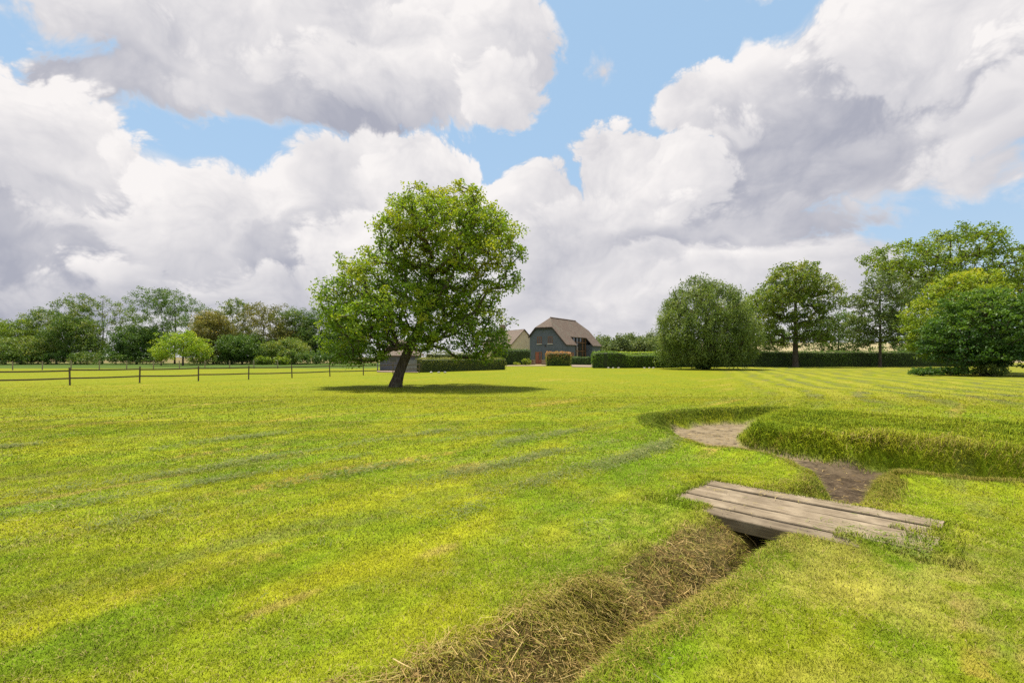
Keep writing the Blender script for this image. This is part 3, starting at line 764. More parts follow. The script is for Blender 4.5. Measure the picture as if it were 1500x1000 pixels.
def tubes(polys, sides_fn, r):
    """swept tubes through polylines of (points, radii)"""
    Vs, L, S, T = [], [], [], []
    off = 0; lo = 0
    for pts, rad in polys:
        k = sides_fn(rad[0])
        m = len(pts)
        d = np.gradient(pts, axis=0)
        d /= np.linalg.norm(d, axis=1)[:, None] + 1e-9
        ref = np.array([0.31, 0.95, 0.05])
        u = np.cross(d, ref); u /= np.linalg.norm(u, axis=1)[:, None] + 1e-9
        v = np.cross(d, u)
        a = np.linspace(0, 2 * np.pi, k, endpoint=False)
        lump = 1 + (0.10 * np.sin(3 * a + pts[0, 0] * 3) if k > 6 else 0 * a)
        ring = pts[:, None, :] + (u[:, None, :] * np.cos(a)[None, :, None] + v[:, None, :] * np.sin(a)[None, :, None]) * (rad[:, None] * lump[None, :])[:, :, None]
        Vs.append(ring.reshape(-1, 3))
        i, j = np.meshgrid(np.arange(m - 1), np.arange(k), indexing='ij')
        i, j = i.ravel(), j.ravel(); j2 = (j + 1) % k
        q = np.stack([i * k + j, i * k + j2, (i + 1) * k + j2, (i + 1) * k + j], 1) + off
        L.append(q.ravel()); S.append(np.arange(len(q)) * 4 + lo); T.append(np.full(len(q), 4))
        off += m * k; lo += 4 * len(q)
    return np.concatenate(Vs), np.concatenate(L), np.concatenate(S), np.concatenate(T)

def in_lobes(r, lobes, n, shell=0.35):
    L = np.array(lobes)
    vol = L[:, 3] * L[:, 4] * L[:, 5]
    pick = r.choice(len(L), n, p=vol / vol.sum())
    d = r.normal(0, 1, (n, 3)); d /= np.linalg.norm(d, axis=1)[:, None]
    rr = (shell + (1 - shell) * r.random(n)) ** (1 / 2.2)
    return L[pick, :3] + d * rr[:, None] * L[pick, 3:6], d, pick

def grow(trunk, trunk_r, attract, r, step=0.55, rise=0.0, twig=0.012, p=2.3, wob=0.10, lowest=1.0):
    """join every leaf cluster to the nearest wood grown so far, then thicken by what each limb carries"""
    nodes = [np.array(t, float) for t in trunk]
    par = [-1] + list(range(len(trunk) - 1))
    A = np.zeros((len(trunk) + len(attract) * 40 + 10, 3)); A[:len(nodes)] = nodes
    cnt = len(nodes)
    d0 = np.min(np.linalg.norm(attract[:, None, :] - A[None, :cnt, :], axis=2), axis=1)
    tips = []
    chains = []
    for k in np.argsort(d0):
        q = attract[k]
        dv = q - A[:cnt]
        dist = np.linalg.norm(dv, axis=1)
        pen = dist + 0.45 * np.maximum(0, A[:cnt, 2] - q[2] + 0.1 * dist)           # limbs prefer to climb
        pen[:len(trunk)] += 3.0 * (A[:len(trunk), 2] < lowest)
        j = int(np.argmin(pen))
        ns = max(1, int(dist[j] / step))
        last = j
        s = A[j]
        for i in range(1, ns + 1):
            f = i / ns
            pt = s + (q - s) * f
            if i < ns:
                pt = pt + r.normal(0, wob * step, 3)
                pt[2] += rise * math.sin(math.pi * f) * dist[j]
            A[cnt] = pt; par.append(last); last = cnt; cnt += 1
            if cnt >= len(A) - 1: A = np.vstack([A, np.zeros((5000, 3))])
        tips.append(last)
    A = A[:cnt]
    par = np.array(par)
    w = np.zeros(cnt)
    w[tips] += twig ** p
    for i in range(cnt - 1, 0, -1):
        w[par[i]] += w[i]
    rad = w ** (1 / p)
    nt_ = len(trunk)
    k = trunk_r[0] / max(rad[0], 1e-6)
    rad[nt_:] *= min(max(k, .35), 1.5)
    zm = A[:, 2].max()
    rad[nt_:] = np.minimum(rad[nt_:], trunk_r[0] * .62 * np.clip(1 - A[nt_:, 2] / zm, 0, 1) ** .9 + .018)
    rad[:nt_] = np.maximum(rad[:nt_] * 0, np.array(trunk_r))
    # chains: follow the thickest child
    kids = {}
    for i in range(1, cnt): kids.setdefault(par[i], []).append(i)
    polys = [(A[:nt_], rad[:nt_])]
    start = []
    for i in range(nt_):
        for c in kids.get(i, []):
            if c >= nt_: start.append((i, c))
    while start:
        a, c = start.pop()
        ch = [a, c]
        while True:
            ks = kids.get(ch[-1], [])
            if not ks: break
            ks = sorted(ks, key=lambda z: -rad[z])
            for z in ks[1:]: start.append((ch[-1], z))
            ch.append(ks[0])
        rr = rad[ch].copy(); rr[0] = rr[1]
        polys.append((A[ch], np.maximum(rr, twig * .6)))
    return polys

def make_tree(name, base, label, group, mat, lobes, trunk, trunk_r, nclus, leaves, lsize, csize, seed, up=0.55, hang=0.0, shell=0.35, bark=None, cat='tree', flat=0.75, tone=0.0, topy=0.0, rise=.04, twig=.012, minsep=0.0, asp=.62, grad=0.0, zcut=0.25, lowest=1.0):
    """trunk and lobes in metres from the base; nclus leaf clusters of `leaves` leaves each"""
    r = np.random.default_rng(seed)
    root = empty(name, base)
    tag(root, label, cat, group)
    P, d, pick = in_lobes(r, lobes, nclus, shell)
    P = P[P[:, 2] > zcut]
    if minsep > 0:
        keepi = []
        for i in range(len(P)):
            if not keepi or np.min(np.sum((P[keepi] - P[i]) ** 2, 1)) > minsep ** 2: keepi.append(i)
        P = P[keepi]
    trunk = np.array(trunk, float)
    # resample the trunk smoothly
    tt = np.linspace(0, 1, len(trunk)); t2 = np.linspace(0, 1, max(8, int(6 * len(trunk))))
    tr = np.stack([np.interp(t2, tt, trunk[:, i]) for i in range(3)], 1)
    for _ in range(3): tr[1:-1] = (tr[:-2] + 2 * tr[1:-1] + tr[2:]) / 4
    rr = np.interp(t2, tt, trunk_r)
    rr = rr * (1 + 0.35 * np.exp(-tr[:, 2] / (0.5 * trunk_r[0] + .08)))
    tr[0, 2] -= .15
    polys = grow(tr, rr, P, r, twig=twig, rise=rise, lowest=lowest)
    V, L, S, T = tubes(polys, lambda q: 14 if q > .16 else (6 if q > .05 else 4), r)
    tm = fast_mesh(name + '_trunk', V, L, S, T, smooth=True)
    link('trunk', tm, bark or BARK, root)
    n = len(P)
    cl = np.repeat(np.arange(n), leaves)
    off = r.normal(0, 1, (len(cl), 3)); off /= np.linalg.norm(off, axis=1)[:, None] + 1e-9
    off *= (r.random(len(cl)) ** .5)[:, None] * (csize * r.uniform(.6, 1.3, n))[cl][:, None]
    off[:, 2] = off[:, 2] * flat - hang * np.abs(r.normal(0, 1, len(cl))) * csize
    Cc = P[cl] + off
    k = Cc[:, 2] > .12
    Cc, cl = Cc[k], cl[k]
    zmin, zmax = P[:, 2].min(), P[:, 2].max()
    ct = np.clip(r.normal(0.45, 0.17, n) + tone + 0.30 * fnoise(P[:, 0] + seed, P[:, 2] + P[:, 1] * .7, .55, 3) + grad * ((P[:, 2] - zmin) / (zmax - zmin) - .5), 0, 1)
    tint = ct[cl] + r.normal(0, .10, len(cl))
    Vq = leaf_quads(Cc, lsize, r, up=up, asp=asp, hang=hang * 3)
    cm = quad_mesh(name + '_crown', Vq, tint)
    link('crown', cm, mat, root)
    return root

def auto_lobes(h, w, z0, seed, n=9, dep=None, flat=.8, top=.55):
    """an uneven crown of width w and top h starting at z0"""
    r = np.random.default_rng(seed)
    dep = dep or w
    L = [(0, 0, (h + z0) / 2, w * .40, dep * .38, (h - z0) * .44), (w * .12, 0, z0 + (h - z0) * .3, w * .40, dep * .38, (h - z0) * .26)]
    for i in range(n):
        a = r.uniform(0, 6.28); f = r.uniform(.1, 1)
        zc = z0 + (h - z0) * f
        env = math.sqrt(max(0.06, 1 - ((f - .42) / .62) ** 2))
        rr = env * w * .5 * r.uniform(.55, .9)
        s = w * r.uniform(.15, .25)
        zz = min(zc, h - s * flat)
        L.append((math.cos(a) * rr * .9, math.sin(a) * rr * dep / w * .9, max(z0 + s * flat * .6, zz), s, s, s * flat))
    L.append((w * r.uniform(-.1, .1), 0, h - w * .16, w * .2, w * .2, w * .16))
    return L

# ---- the oak standing on the lawn
OY = 26.2
ox = at(580, OY)
def ol(px, py, rx, rz, dy=0.0, ry=None):
    return (at(px, OY) - ox, dy, zt(py, OY), rx, ry or rx * .95, rz)
oak_lobes = [ol(655, 322, 3.2, 1.8, 0), ol(600, 318, 1.2, 1.0, 0), ol(735, 335, 1.2, .9, .6), ol(640, 284, .6, .4, .3), ol(690, 286, .6, .45, -.5), ol(572, 300, .6, .5, .2), ol(552, 345, .6, .6, -.2), ol(757, 340, .5, .4, .4), ol(768, 375, .4, .4, 0), ol(470, 440, .5, .5, 0), ol(462, 405, .35, .35, .1), ol(540, 372, .6, .5, .6), ol(750, 420, .5, .4, .2), ol(690, 380, 2.0, 1.2, -1.0), ol(595, 352, 1.7, 1.7, .4), ol(718, 360, 1.8, 1.7, -.4), ol(732, 403, 1.35, 1.15, .5), ol(605, 405, 1.8, 1.5, .3), ol(655, 400, 2.0, 1.4, .6), ol(575, 375, 1.2, 1.0, .2), ol(540, 395, 1.2, .9, .5), ol(700, 430, 1.5, .9, .4), ol(640, 430, 2.0, 1.2, 1.0), ol(700, 335, 2.0, 1.3, .4), ol(575, 335, 1.0, 1.0, -.4),ol(690, 310, 1.5, 1.0, .8),
             ol(560, 400, 1.5, 1.3, -.8), ol(517, 420, 1.9, 1.6, .3), ol(503, 455, 1.7, 1.5, -.6), ol(527, 500, 1.9, 1.15, .2), ol(600, 455, 2.2, 1.4, -1.4), ol(692, 474, 2.2, 1.25, .4), ol(712, 505, 1.7, .85, -.5), ol(735, 497, .9, .75, .3), ol(722, 522, .9, .4, .1), ol(690, 522, 1.2, .4, -.6), ol(510, 522, 1.2, .6, -.5), ol(492, 518, .8, .55, .5), ol(548, 515, 1.2, .5, -1.0), ol(520, 532, .7, .3, .3),
             ol(482, 490, .9, .95, .4), ol(645, 500, 1.7, .75, -1.2), ol(560, 470, 1.9, 1.3, -1.8), ol(530, 450, 1.9, 1.4, 1.6), ol(650, 450, 2.3, 1.3, 2.2), ol(545, 520, 1.3, .55, -.9), ol(610, 330, 1.6, 1.2, -1.2), ol(500, 525, .7, .5, .2), ol(758, 368, .55, .5, 0), ol(640, 295, 1.0, .6, -.2), ol(505, 385, .7, .6, 0), ol(600, 495, 1.6, .7, 1.8)]
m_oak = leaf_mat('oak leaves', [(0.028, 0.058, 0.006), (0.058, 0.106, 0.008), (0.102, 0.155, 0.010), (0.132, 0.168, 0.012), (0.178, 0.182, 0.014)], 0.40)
tp = lambda px, py, y=0.0: (at(px, OY) - ox, y, zt(py, OY))
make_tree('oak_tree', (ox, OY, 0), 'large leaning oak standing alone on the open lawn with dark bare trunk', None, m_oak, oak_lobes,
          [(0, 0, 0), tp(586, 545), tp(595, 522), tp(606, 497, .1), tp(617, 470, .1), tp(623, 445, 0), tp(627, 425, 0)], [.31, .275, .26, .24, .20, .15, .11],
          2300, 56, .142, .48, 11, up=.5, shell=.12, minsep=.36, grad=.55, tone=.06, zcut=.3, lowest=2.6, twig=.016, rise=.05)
# ---- trees of the far left belt, the right-hand trees and shrubs
def px_tree(name, px, top, base_py_or_Y, hw, label, group, mat, seed, z0=.7, nclus=800, leaves=26, lsize=.27, csize=.80, trunk_r=.17, shape=None, dep=None, lean=0.0, **kw):
    Y = base_py_or_Y
    X = at(px, Y)
    h = zt(top, Y)
    w = 2 * hw * Y / F
    lobes = shape(h, w) if shape else auto_lobes(h, w, z0, seed, dep=dep)
    tr = [(0, 0, 0), (lean * .2, 0, h * .2), (lean * .6 + .1, .1, h * .45), (lean, 0, h * .75), (lean, 0, h * .9)]
    return make_tree(name, (X, Y, 0), label, group, mat, lobes, tr, [trunk_r, trunk_r * .85, trunk_r * .6, trunk_r * .3, trunk_r * .12], nclus, leaves, lsize, csize, seed, **kw)
m_mid = leaf_mat('hedgerow leaves', [(0.022, 0.046, 0.010), (0.042, 0.078, 0.013), (0.068, 0.105, 0.016), (0.105, 0.130, 0.022), (0.14, 0.15, 0.03)])
m_dark = leaf_mat('dark leaves', [(0.018, 0.040, 0.009), (0.034, 0.068, 0.012), (0.055, 0.095, 0.016), (0.082, 0.120, 0.021)])
m_olive = leaf_mat('olive leaves', [(0.045, 0.056, 0.014), (0.085, 0.088, 0.020), (0.125, 0.115, 0.028), (0.175, 0.135, 0.035)])
m_bright = leaf_mat('bright leaves', [(0.055, 0.100, 0.008), (0.105, 0.165, 0.010), (0.165, 0.215, 0.014), (0.21, 0.235, 0.02)])
m_grey = leaf_mat('willow leaves', [(0.032, 0.056, 0.012), (0.062, 0.094, 0.019), (0.100, 0.134, 0.030), (0.145, 0.172, 0.048)])
m_green = leaf_mat('fresh green leaves', [(0.034, 0.062, 0.006), (0.064, 0.103, 0.008), (0.105, 0.148, 0.011), (0.150, 0.180, 0.015)])
m_yew = leaf_mat('yew leaves', [(0.011, 0.030, 0.006), (0.025, 0.058, 0.008), (0.046, 0.090, 0.010), (0.085, 0.135, 0.013)])
m_gold = leaf_mat('golden leaves', [(0.060, 0.095, 0.008), (0.105, 0.150, 0.010), (0.165, 0.195, 0.014), (0.24, 0.225, 0.022)])

G = 'trees of the belt along the far left of the lawn'
px_tree('belt_tree', 8, 468, 98, 51, 'yellow green tree at the far left end of the tree belt', G, m_green, 21, z0=.8)
px_tree('belt_tree', 70, 449, 103, 48, 'dull green round topped tree left of the feathery tall one', G, m_mid, 22, z0=.8)
px_tree('belt_tree', 150, 431, 104, 56, 'feathery open topped tree left of the dark round one in the belt', G, m_mid, 23, z0=1.2, nclus=520)
px_tree('belt_tree', 110, 462, 97, 41, 'low spreading mid green tree in front of the feathery open topped one', G, m_mid, 24, z0=.5, tone=-.08)
px_tree('belt_tree', 256, 420, 102, 70, 'tallest dark green round headed tree of the left belt', G, m_dark, 25, z0=1.0, nclus=1000, tone=.10)
px_tree('belt_tree', 200, 478, 96, 36, 'small dark tree below the left edge of the tallest round headed one', G, m_dark, 26, z0=.5)
px_tree('belt_tree', 312, 456, 97, 39, 'olive brown tree between the dark round tree and the tall thin one', G, m_olive, 27, z0=1.0, tone=.05)
px_tree('belt_tree', 340, 437, 105, 29, 'thin topped tree rising behind the olive brown trees', G, m_mid, 28, z0=.8, nclus=380)
px_tree('belt_tree', 385, 444, 101, 53, 'wide brownish green tree right of the tall thin topped one', G, m_olive, 29, z0=1.0, tone=-.12)
px_tree('belt_tree', 432, 452, 104, 39, 'grey green tree between the wide brownish tree and the dark one by the oak', G, m_mid, 30, z0=.8, tone=-.05)
px_tree('belt_tree', 468, 450, 108, 43, 'very dark tree seen just left of the lawn oak', G, m_dark, 31, z0=.6, tone=-.05)
px_tree('belt_tree', 355, 490, 94, 43, 'low dark bushy tree in front of the wide brownish green one', G, m_dark, 32, z0=.4, tone=.12)
px_tree('belt_tree', 420, 494, 95, 36, 'small pale green tree at the right of the belt by the oak', G, m_mid, 33, z0=.4, tone=.1)
px_tree('belt_tree', 30, 492, 94, 46, 'low mid green bushy tree at the left end of the belt', G, m_mid, 34, z0=.4, tone=.04)
px_tree('belt_tree', 505, 465, 112, 41, 'dark tree showing through the left side of the oak', G, m_dark, 35, z0=.6)
px_tree('hawthorn_tree', 268, 484, 84, 37, 'small bright lime green tree standing in front of the dark belt', None, m_bright, 36, z0=1.4, nclus=330, leaves=22, lsize=.26, csize=.7, flat=.6, trunk_r=.16)
px_tree('hawthorn_tree', 236, 508, 84.5, 16, 'little pale yellowish tree with visible stems beside the bright lime green one', None, m_bright, 37, z0=1.2, nclus=90, leaves=20, lsize=.24, csize=.6, trunk_r=.10, tone=.15)
# the low undergrowth at their feet
def bush(name, px, top, Y, hw, label, group, mat, seed, **kw):
    h = zt(top, Y); w = 2 * hw * Y / F
    r = np.random.default_rng(seed)
    L = [(0, 0, h * .45, w * .42, w * .3, h * .42)] + [(r.uniform(-.35, .35) * w, r.uniform(-.2, .2) * w, h * r.uniform(.35, .6), w * .2, w * .2, h * r.uniform(.3, .42)) for _ in range(5)]
    return make_tree(name, (at(px, Y), Y, 0), label, group, mat, L, [(0, 0, 0), (0, 0, h * .3), (0, 0, h * .5)], [.07, .05, .03], kw.pop('nclus', 130), kw.pop('leaves', 18), kw.pop('lsize', .26), kw.pop('csize', .5), seed, cat='bush', zcut=.05, **kw)
GU = 'undergrowth bushes at the foot of the left belt'
for i, px in enumerate((-8, 40, 82, 128, 170, 214, 300, 336, 380, 424, 462, 500)):
    bush('undergrowth_bush', px, 509 + (i * 37 % 9), 91.5 + (i % 3), 27, 'dark low bush in the undergrowth below the left belt of trees', GU, m_dark if i % 3 else m_mid, 60 + i, tone=.02)
bush('rounded_bush', 385, 521, 87, 14, 'low rounded mid green bush, left of the two by the belt', None, m_green, 81, nclus=80)
bush('rounded_bush', 410, 520, 87.5, 11, 'low rounded paler green bush, right of the two by the belt', None, m_green, 82, nclus=70, tone=.15)

# ---- right-hand side
WY = 60.5
def willow_shape(h, w):
    return [(0, 0, h * .50, w * .44, w * .42, h * .46), (-w * .25, 0, h * .36, w * .24, w * .3, h * .32), (w * .24, 0, h * .34, w * .26, w * .3, h * .30), (0, -w * .2, h * .35, w * .36, w * .22, h * .32),
            (-w * .10, 0, h * .80, w * .22, w * .22, h * .19), (w * .12, 0, h * .74, w * .24, w * .22, h * .20), (-w * .3, 0, h * .55, w * .17, w * .2, h * .2), (w * .3, 0, h * .5, w * .18, w * .2, h * .2), (-w * .36, 0, h * .2, w * .13, w * .15, h * .13), (w * .36, 0, h * .2, w * .14, w * .15, h * .13)]
px_tree('willow_tree', 1034, 402, WY, 76, 'dense domed grey green willow with drooping foliage in front of the hedge', None, m_grey, 41, shape=willow_shape, nclus=1600, leaves=34, lsize=.34, csize=.70, trunk_r=.40, hang=.55, asp=.26, zcut=1.0, flat=1.1, up=.2, shell=.45)
def oak2(h, w):
    u = w / 2
    L = [(0, 0, h * .80, u * .55, u * .5, h * .17), (-u * .55, 0, h * .62, u * .42, u * .5, h * .14), (u * .55, 0, h * .64, u * .42, u * .5, h * .15), (0, 0, h * .55, u * .6, u * .6, h * .14), (-u * .6, .3, h * .42, u * .36, u * .4, h * .09),
         (u * .6, .2, h * .40, u * .36, u * .4, h * .09), (-u * .3, -.6, h * .38, u * .4, u * .4, h * .08), (u * .25, -.5, h * .34, u * .45, u * .4, h * .07), (u * .2, 0, h * .90, u * .32, u * .3, h * .08), (-u * .3, 0, h * .85, u * .3, u * .3, h * .09), (-u * .5, 0, h * .27, u * .3, u * .4, h * .06), (u * .45, 0, h * .26, u * .4, u * .4, h * .05), (-u * .75, .2, h * .30, u * .3, u * .4, h * .08), (u * .8, .2, h * .32, u * .25, u * .3, h * .08), (0, .5, h * .24, u * .4, u * .4, h * .05), (-u * .2, 0, h * .7, u * .6, u * .5, h * .12), (u * .35, 0, h * .75, u * .5, u * .5, h * .12)]
    return L
m_oak2 = leaf_mat('field oak leaves', [(0.030, 0.054, 0.009), (0.055, 0.090, 0.012), (0.088, 0.126, 0.016), (0.128, 0.150, 0.022), (0.155, 0.160, 0.026)], .38)
px_tree('field_oak', 1165, 379, 72.5, 69, 'broad open oak with a straight trunk at the hedge right of the willow', None, m_oak2, 42, shape=oak2, nclus=1500, leaves=28, lsize=.28, csize=.72, trunk_r=.40, minsep=.5, zcut=2.2, grad=.25, twig=.02)
def slim(h, w):
    u = w / 2
    r = np.random.default_rng(5)
    L = [(0, 0, h * .55, u * .62, u * .5, h * .33), (-u * .5, 0, h * .3, u * .35, u * .4, h * .10), (u * .5, 0, h * .32, u * .35, u * .4, h * .10), (0, 0, h * .86, u * .38, u * .4, h * .13)]
    for i in range(17):
        f = r.uniform(.2, .9); a = r.uniform(-1, 1)
        L.append((a * u * (.9 - .5 * max(0, f - .5)), r.uniform(-.4, .4) * u, h * f, u * .30, u * .34, h * .06))
    return L
m_slim = leaf_mat('ash leaves', [(0.026, 0.046, 0.012), (0.048, 0.074, 0.018), (0.076, 0.104, 0.026), (0.11, 0.13, 0.035)], .38)
px_tree('ash_tree', 1289, 397, 73.5, 55, 'thin airy tree with sparse foliage and slender trunk beside the dark bush', None, m_slim, 43, shape=slim, nclus=1300, leaves=24, lsize=.26, csize=.70, trunk_r=.22, flat=.6, minsep=.5, zcut=2.2, twig=.018)
def bigt(h, w):
    u = w / 2
    return [(-u * .62, 0, h * .77, u * .38, u * .45, h * .10), (-u * .78, 0, h * .68, u * .22, u * .3, h * .06), (-u * .3, 0, h * .66, u * .42, u * .45, h * .11), (u * .12, 0, h * .84, u * .46, u * .45, h * .13), (u * .3, 0, h * .93, u * .26, u * .3, h * .06), (-u * .02, 0, h * .94, u * .22, u * .3, h * .05),
            (u * .5, 0, h * .74, u * .45, u * .45, h * .12), (u * .85, 0, h * .68, u * .3, u * .35, h * .09), (0, 0, h * .55, u * .6, u * .5, h * .14), (u * .5, 0, h * .5, u * .6, u * .5, h * .13), (-u * .4, 0, h * .5, u * .3, u * .3, h * .07), (u * .95, 0, h * .55, u * .35, u * .4, h * .1)]
px_tree('maple_tree', 1392, 329, 86, 122, 'tallest fresh green tree at far right, rising behind the bushes', None, m_green, 44, shape=bigt, nclus=1700, leaves=32, lsize=.36, csize=1.0, trunk_r=.5, minsep=.7, zcut=4, twig=.025, tone=.08)
def goldb(h, w):
    return [(0, 0, h * .5, w * .4, w * .36, h * .44), (-w * .22, 0, h * .44, w * .26, w * .26, h * .34), (w * .22, 0, h * .46, w * .26, w * .26, h * .36), (w * .05, 0, h * .82, w * .24, w * .24, h * .17), (-w * .12, 0, h * .7, w * .2, w * .2, h * .18), (-w * .36, 0, h * .3, w * .12, w * .15, h * .2)]
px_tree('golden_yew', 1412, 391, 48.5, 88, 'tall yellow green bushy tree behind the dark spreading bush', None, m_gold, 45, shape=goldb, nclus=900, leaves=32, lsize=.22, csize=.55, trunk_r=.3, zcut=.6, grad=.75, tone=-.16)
def yewb(h, w):
    return [(0, 0, h * .52, w * .38, w * .34, h * .42), (-w * .24, 0, h * .42, w * .25, w * .24, h * .28), (w * .25, 0, h * .45, w * .28, w * .26, h * .32), (-w * .05, 0, h * .8, w * .25, w * .22, h * .18), (w * .2, 0, h * .82, w * .22, w * .22, h * .17), (-w * .38, 0, h * .3, w * .13, w * .16, h * .13), (-w * .15, -w * .15, h * .25, w * .3, w * .2, h * .14), (w * .15, -w * .12, h * .22, w * .3, w * .2, h * .12)]
px_tree('yew_tree', 1440, 421, 41.5, 92, 'broad dark green spreading bush touching the grass at right', None, m_yew, 46, shape=yewb, nclus=1100, leaves=34, lsize=.20, csize=.55, trunk_r=.25, zcut=.55, flat=.45, tone=.0, grad=.6, hang=.1)  # grad darkens the lower leaves: shade low in the bush put into leaf colour
GB = 'trees half hidden behind the right-hand hedge'
px_tree('background_tree', 1108, 432, 90, 44, 'dull green tree behind the hedge between the willow and the broad oak', GB, m_mid, 47, z0=.8, nclus=560, tone=.05)
px_tree('background_tree', 1228, 452, 92, 48, 'dark low tree behind the hedge between the broad oak and the thin tree', GB, m_dark, 48, z0=1.2, nclus=420, tone=.1)
px_tree('background_tree', 1335, 425, 82, 42, 'dark tree behind the hedge between the thin tree and the yellow green bush', GB, m_dark, 49, z0=.8, nclus=500, tone=.1)
for i, (px, w_, nm, mt) in enumerate(((1352, 22, 'low ivy covered growth at the left foot of the dark spreading bush', m_yew), (1392, 26, 'low dark growth under the middle of the dark spreading bush', m_yew), (1450, 30, 'pale speckled leafy shrub at the foot of the dark spreading bush', m_grey))):
    bush('low_shrub', px, 538 - i * 4, 40.2, w_, nm, None, mt, 90 + i, nclus=100, leaves=26, lsize=.13, csize=.28, tone=-.05 if i < 2 else .1)
# suckers and long grass round the willow's foot
bush('low_shrub', 1029, 532, 59.5, 14, 'dark low growth around the foot of the willow trunk', None, m_dark, 95, nclus=60, lsize=.16, csize=.3)

# ---- the wood on the skyline between barn and willow: one far mass
def far_wood():
    r = np.random.default_rng(77)
    P = []
    for px in np.arange(868, 1010, 7):
        Y = r.uniform(205, 250); top = 492 + r.uniform(-5, 6) + (4 if px < 900 else 0)
        h = zt(top, Y)
        w = r.uniform(7, 12)
        n = 260
        d = r.normal(0, 1, (n, 3)); d /= np.linalg.norm(d, axis=1)[:, None]
        P.append(np.array([at(px, Y), Y, h * .52]) + d * (r.random(n) ** .4)[:, None] * np.array([w * .5, w * .5, h * .48]))
    P = np.concatenate(P)
    cl = np.repeat(np.arange(len(P)), 9)
    Cc = P[cl] + r.normal(0, .7, (len(cl), 3))
    t = np.clip(r.normal(.45, .18, len(P)), 0, 1)[cl]
    return quad_mesh('far_wood', leaf_quads(Cc, .9, r), t)
m_far = leaf_mat('far leaves', [(0.03, 0.052, 0.018), (0.055, 0.08, 0.026), (0.085, 0.108, 0.036), (0.115, 0.13, 0.05)])
tag(link('woodland', far_wood(), m_far), 'distant wood on the skyline between the barn and the willow', 'wood', kind='stuff')
# ---------------------------------------------------------------- plain mesh builder
class MB:
    def __init__(s): s.v = []; s.f = []; s.m = []
    def poly(s, pts, m=0):
        k = len(s.v); s.v += [tuple(p) for p in pts]; s.f.append(tuple(range(k, k + len(pts)))); s.m.append(m); return s
    def box(s, x0, x1, y0, y1, z0, z1, m=0):
        k = len(s.v)
        s.v += [(x, y, z) for z in (z0, z1) for y in (y0, y1) for x in (x0, x1)]
        for f in ((0, 2, 3, 1), (4, 5, 7, 6), (0, 1, 5, 4), (2, 6, 7, 3), (0, 4, 6, 2), (1, 3, 7, 5)):
            s.f.append(tuple(k + i for i in f)); s.m.append(m)
        return s
    def prism(s, pts, axis, a, b, m=0):
        """polygon in the plane across `axis` swept from a to b"""
        def P(p, t): return (t, p[0], p[1]) if axis == 'x' else ((p[0], t, p[1]) if axis == 'y' else (p[0], p[1], t))
        k = len(s.v); n = len(pts)
        s.v += [P(p, a) for p in pts] + [P(p, b) for p in pts]
        s.f.append(tuple(k + i for i in range(n))); s.f.append(tuple(k + n + i for i in range(n - 1, -1, -1))); s.m += [m, m]
        for i in range(n):
            j = (i + 1) % n
            s.f.append((k + i, k + n + i, k + n + j, k + j)); s.m.append(m)
        return s
    def slab(s, pts, t, m=0):
        """a planar roof sheet of thickness t below the given outline"""
        a = Vector(pts[1]) - Vector(pts[0]); b = Vector(pts[2]) - Vector(pts[1])
        nrm = a.cross(b).normalized()
        if nrm.z < 0: nrm = -nrm
        lo = [tuple(Vector(p) - nrm * t) for p in pts]
        k = len(s.v); n = len(pts)
        s.v += [tuple(p) for p in pts] + lo
        s.f.append(tuple(k + i for i in range(n))); s.f.append(tuple(k + n + i for i in range(n - 1, -1, -1))); s.m += [m, m]
        for i in range(n):
            j = (i + 1) % n
            s.f.append((k + i, k + n + i, k + n + j, k + j)); s.m.append(m)
        return s
    def build(s, name, mats, parent=None, loc=None):
        me = bpy.data.meshes.new(name)
        me.from_pydata(s.v, [], s.f)
        mats = mats if isinstance(mats, (list, tuple)) else [mats]
        o = link(name, me, mats, parent)
        me.polygons.foreach_set('material_index', s.m)
        import bmesh
        bm = bmesh.new(); bm.from_mesh(me); bmesh.ops.recalc_face_normals(bm, faces=bm.faces); bm.to_mesh(me); bm.free()
        if loc: o.location = loc
        return o

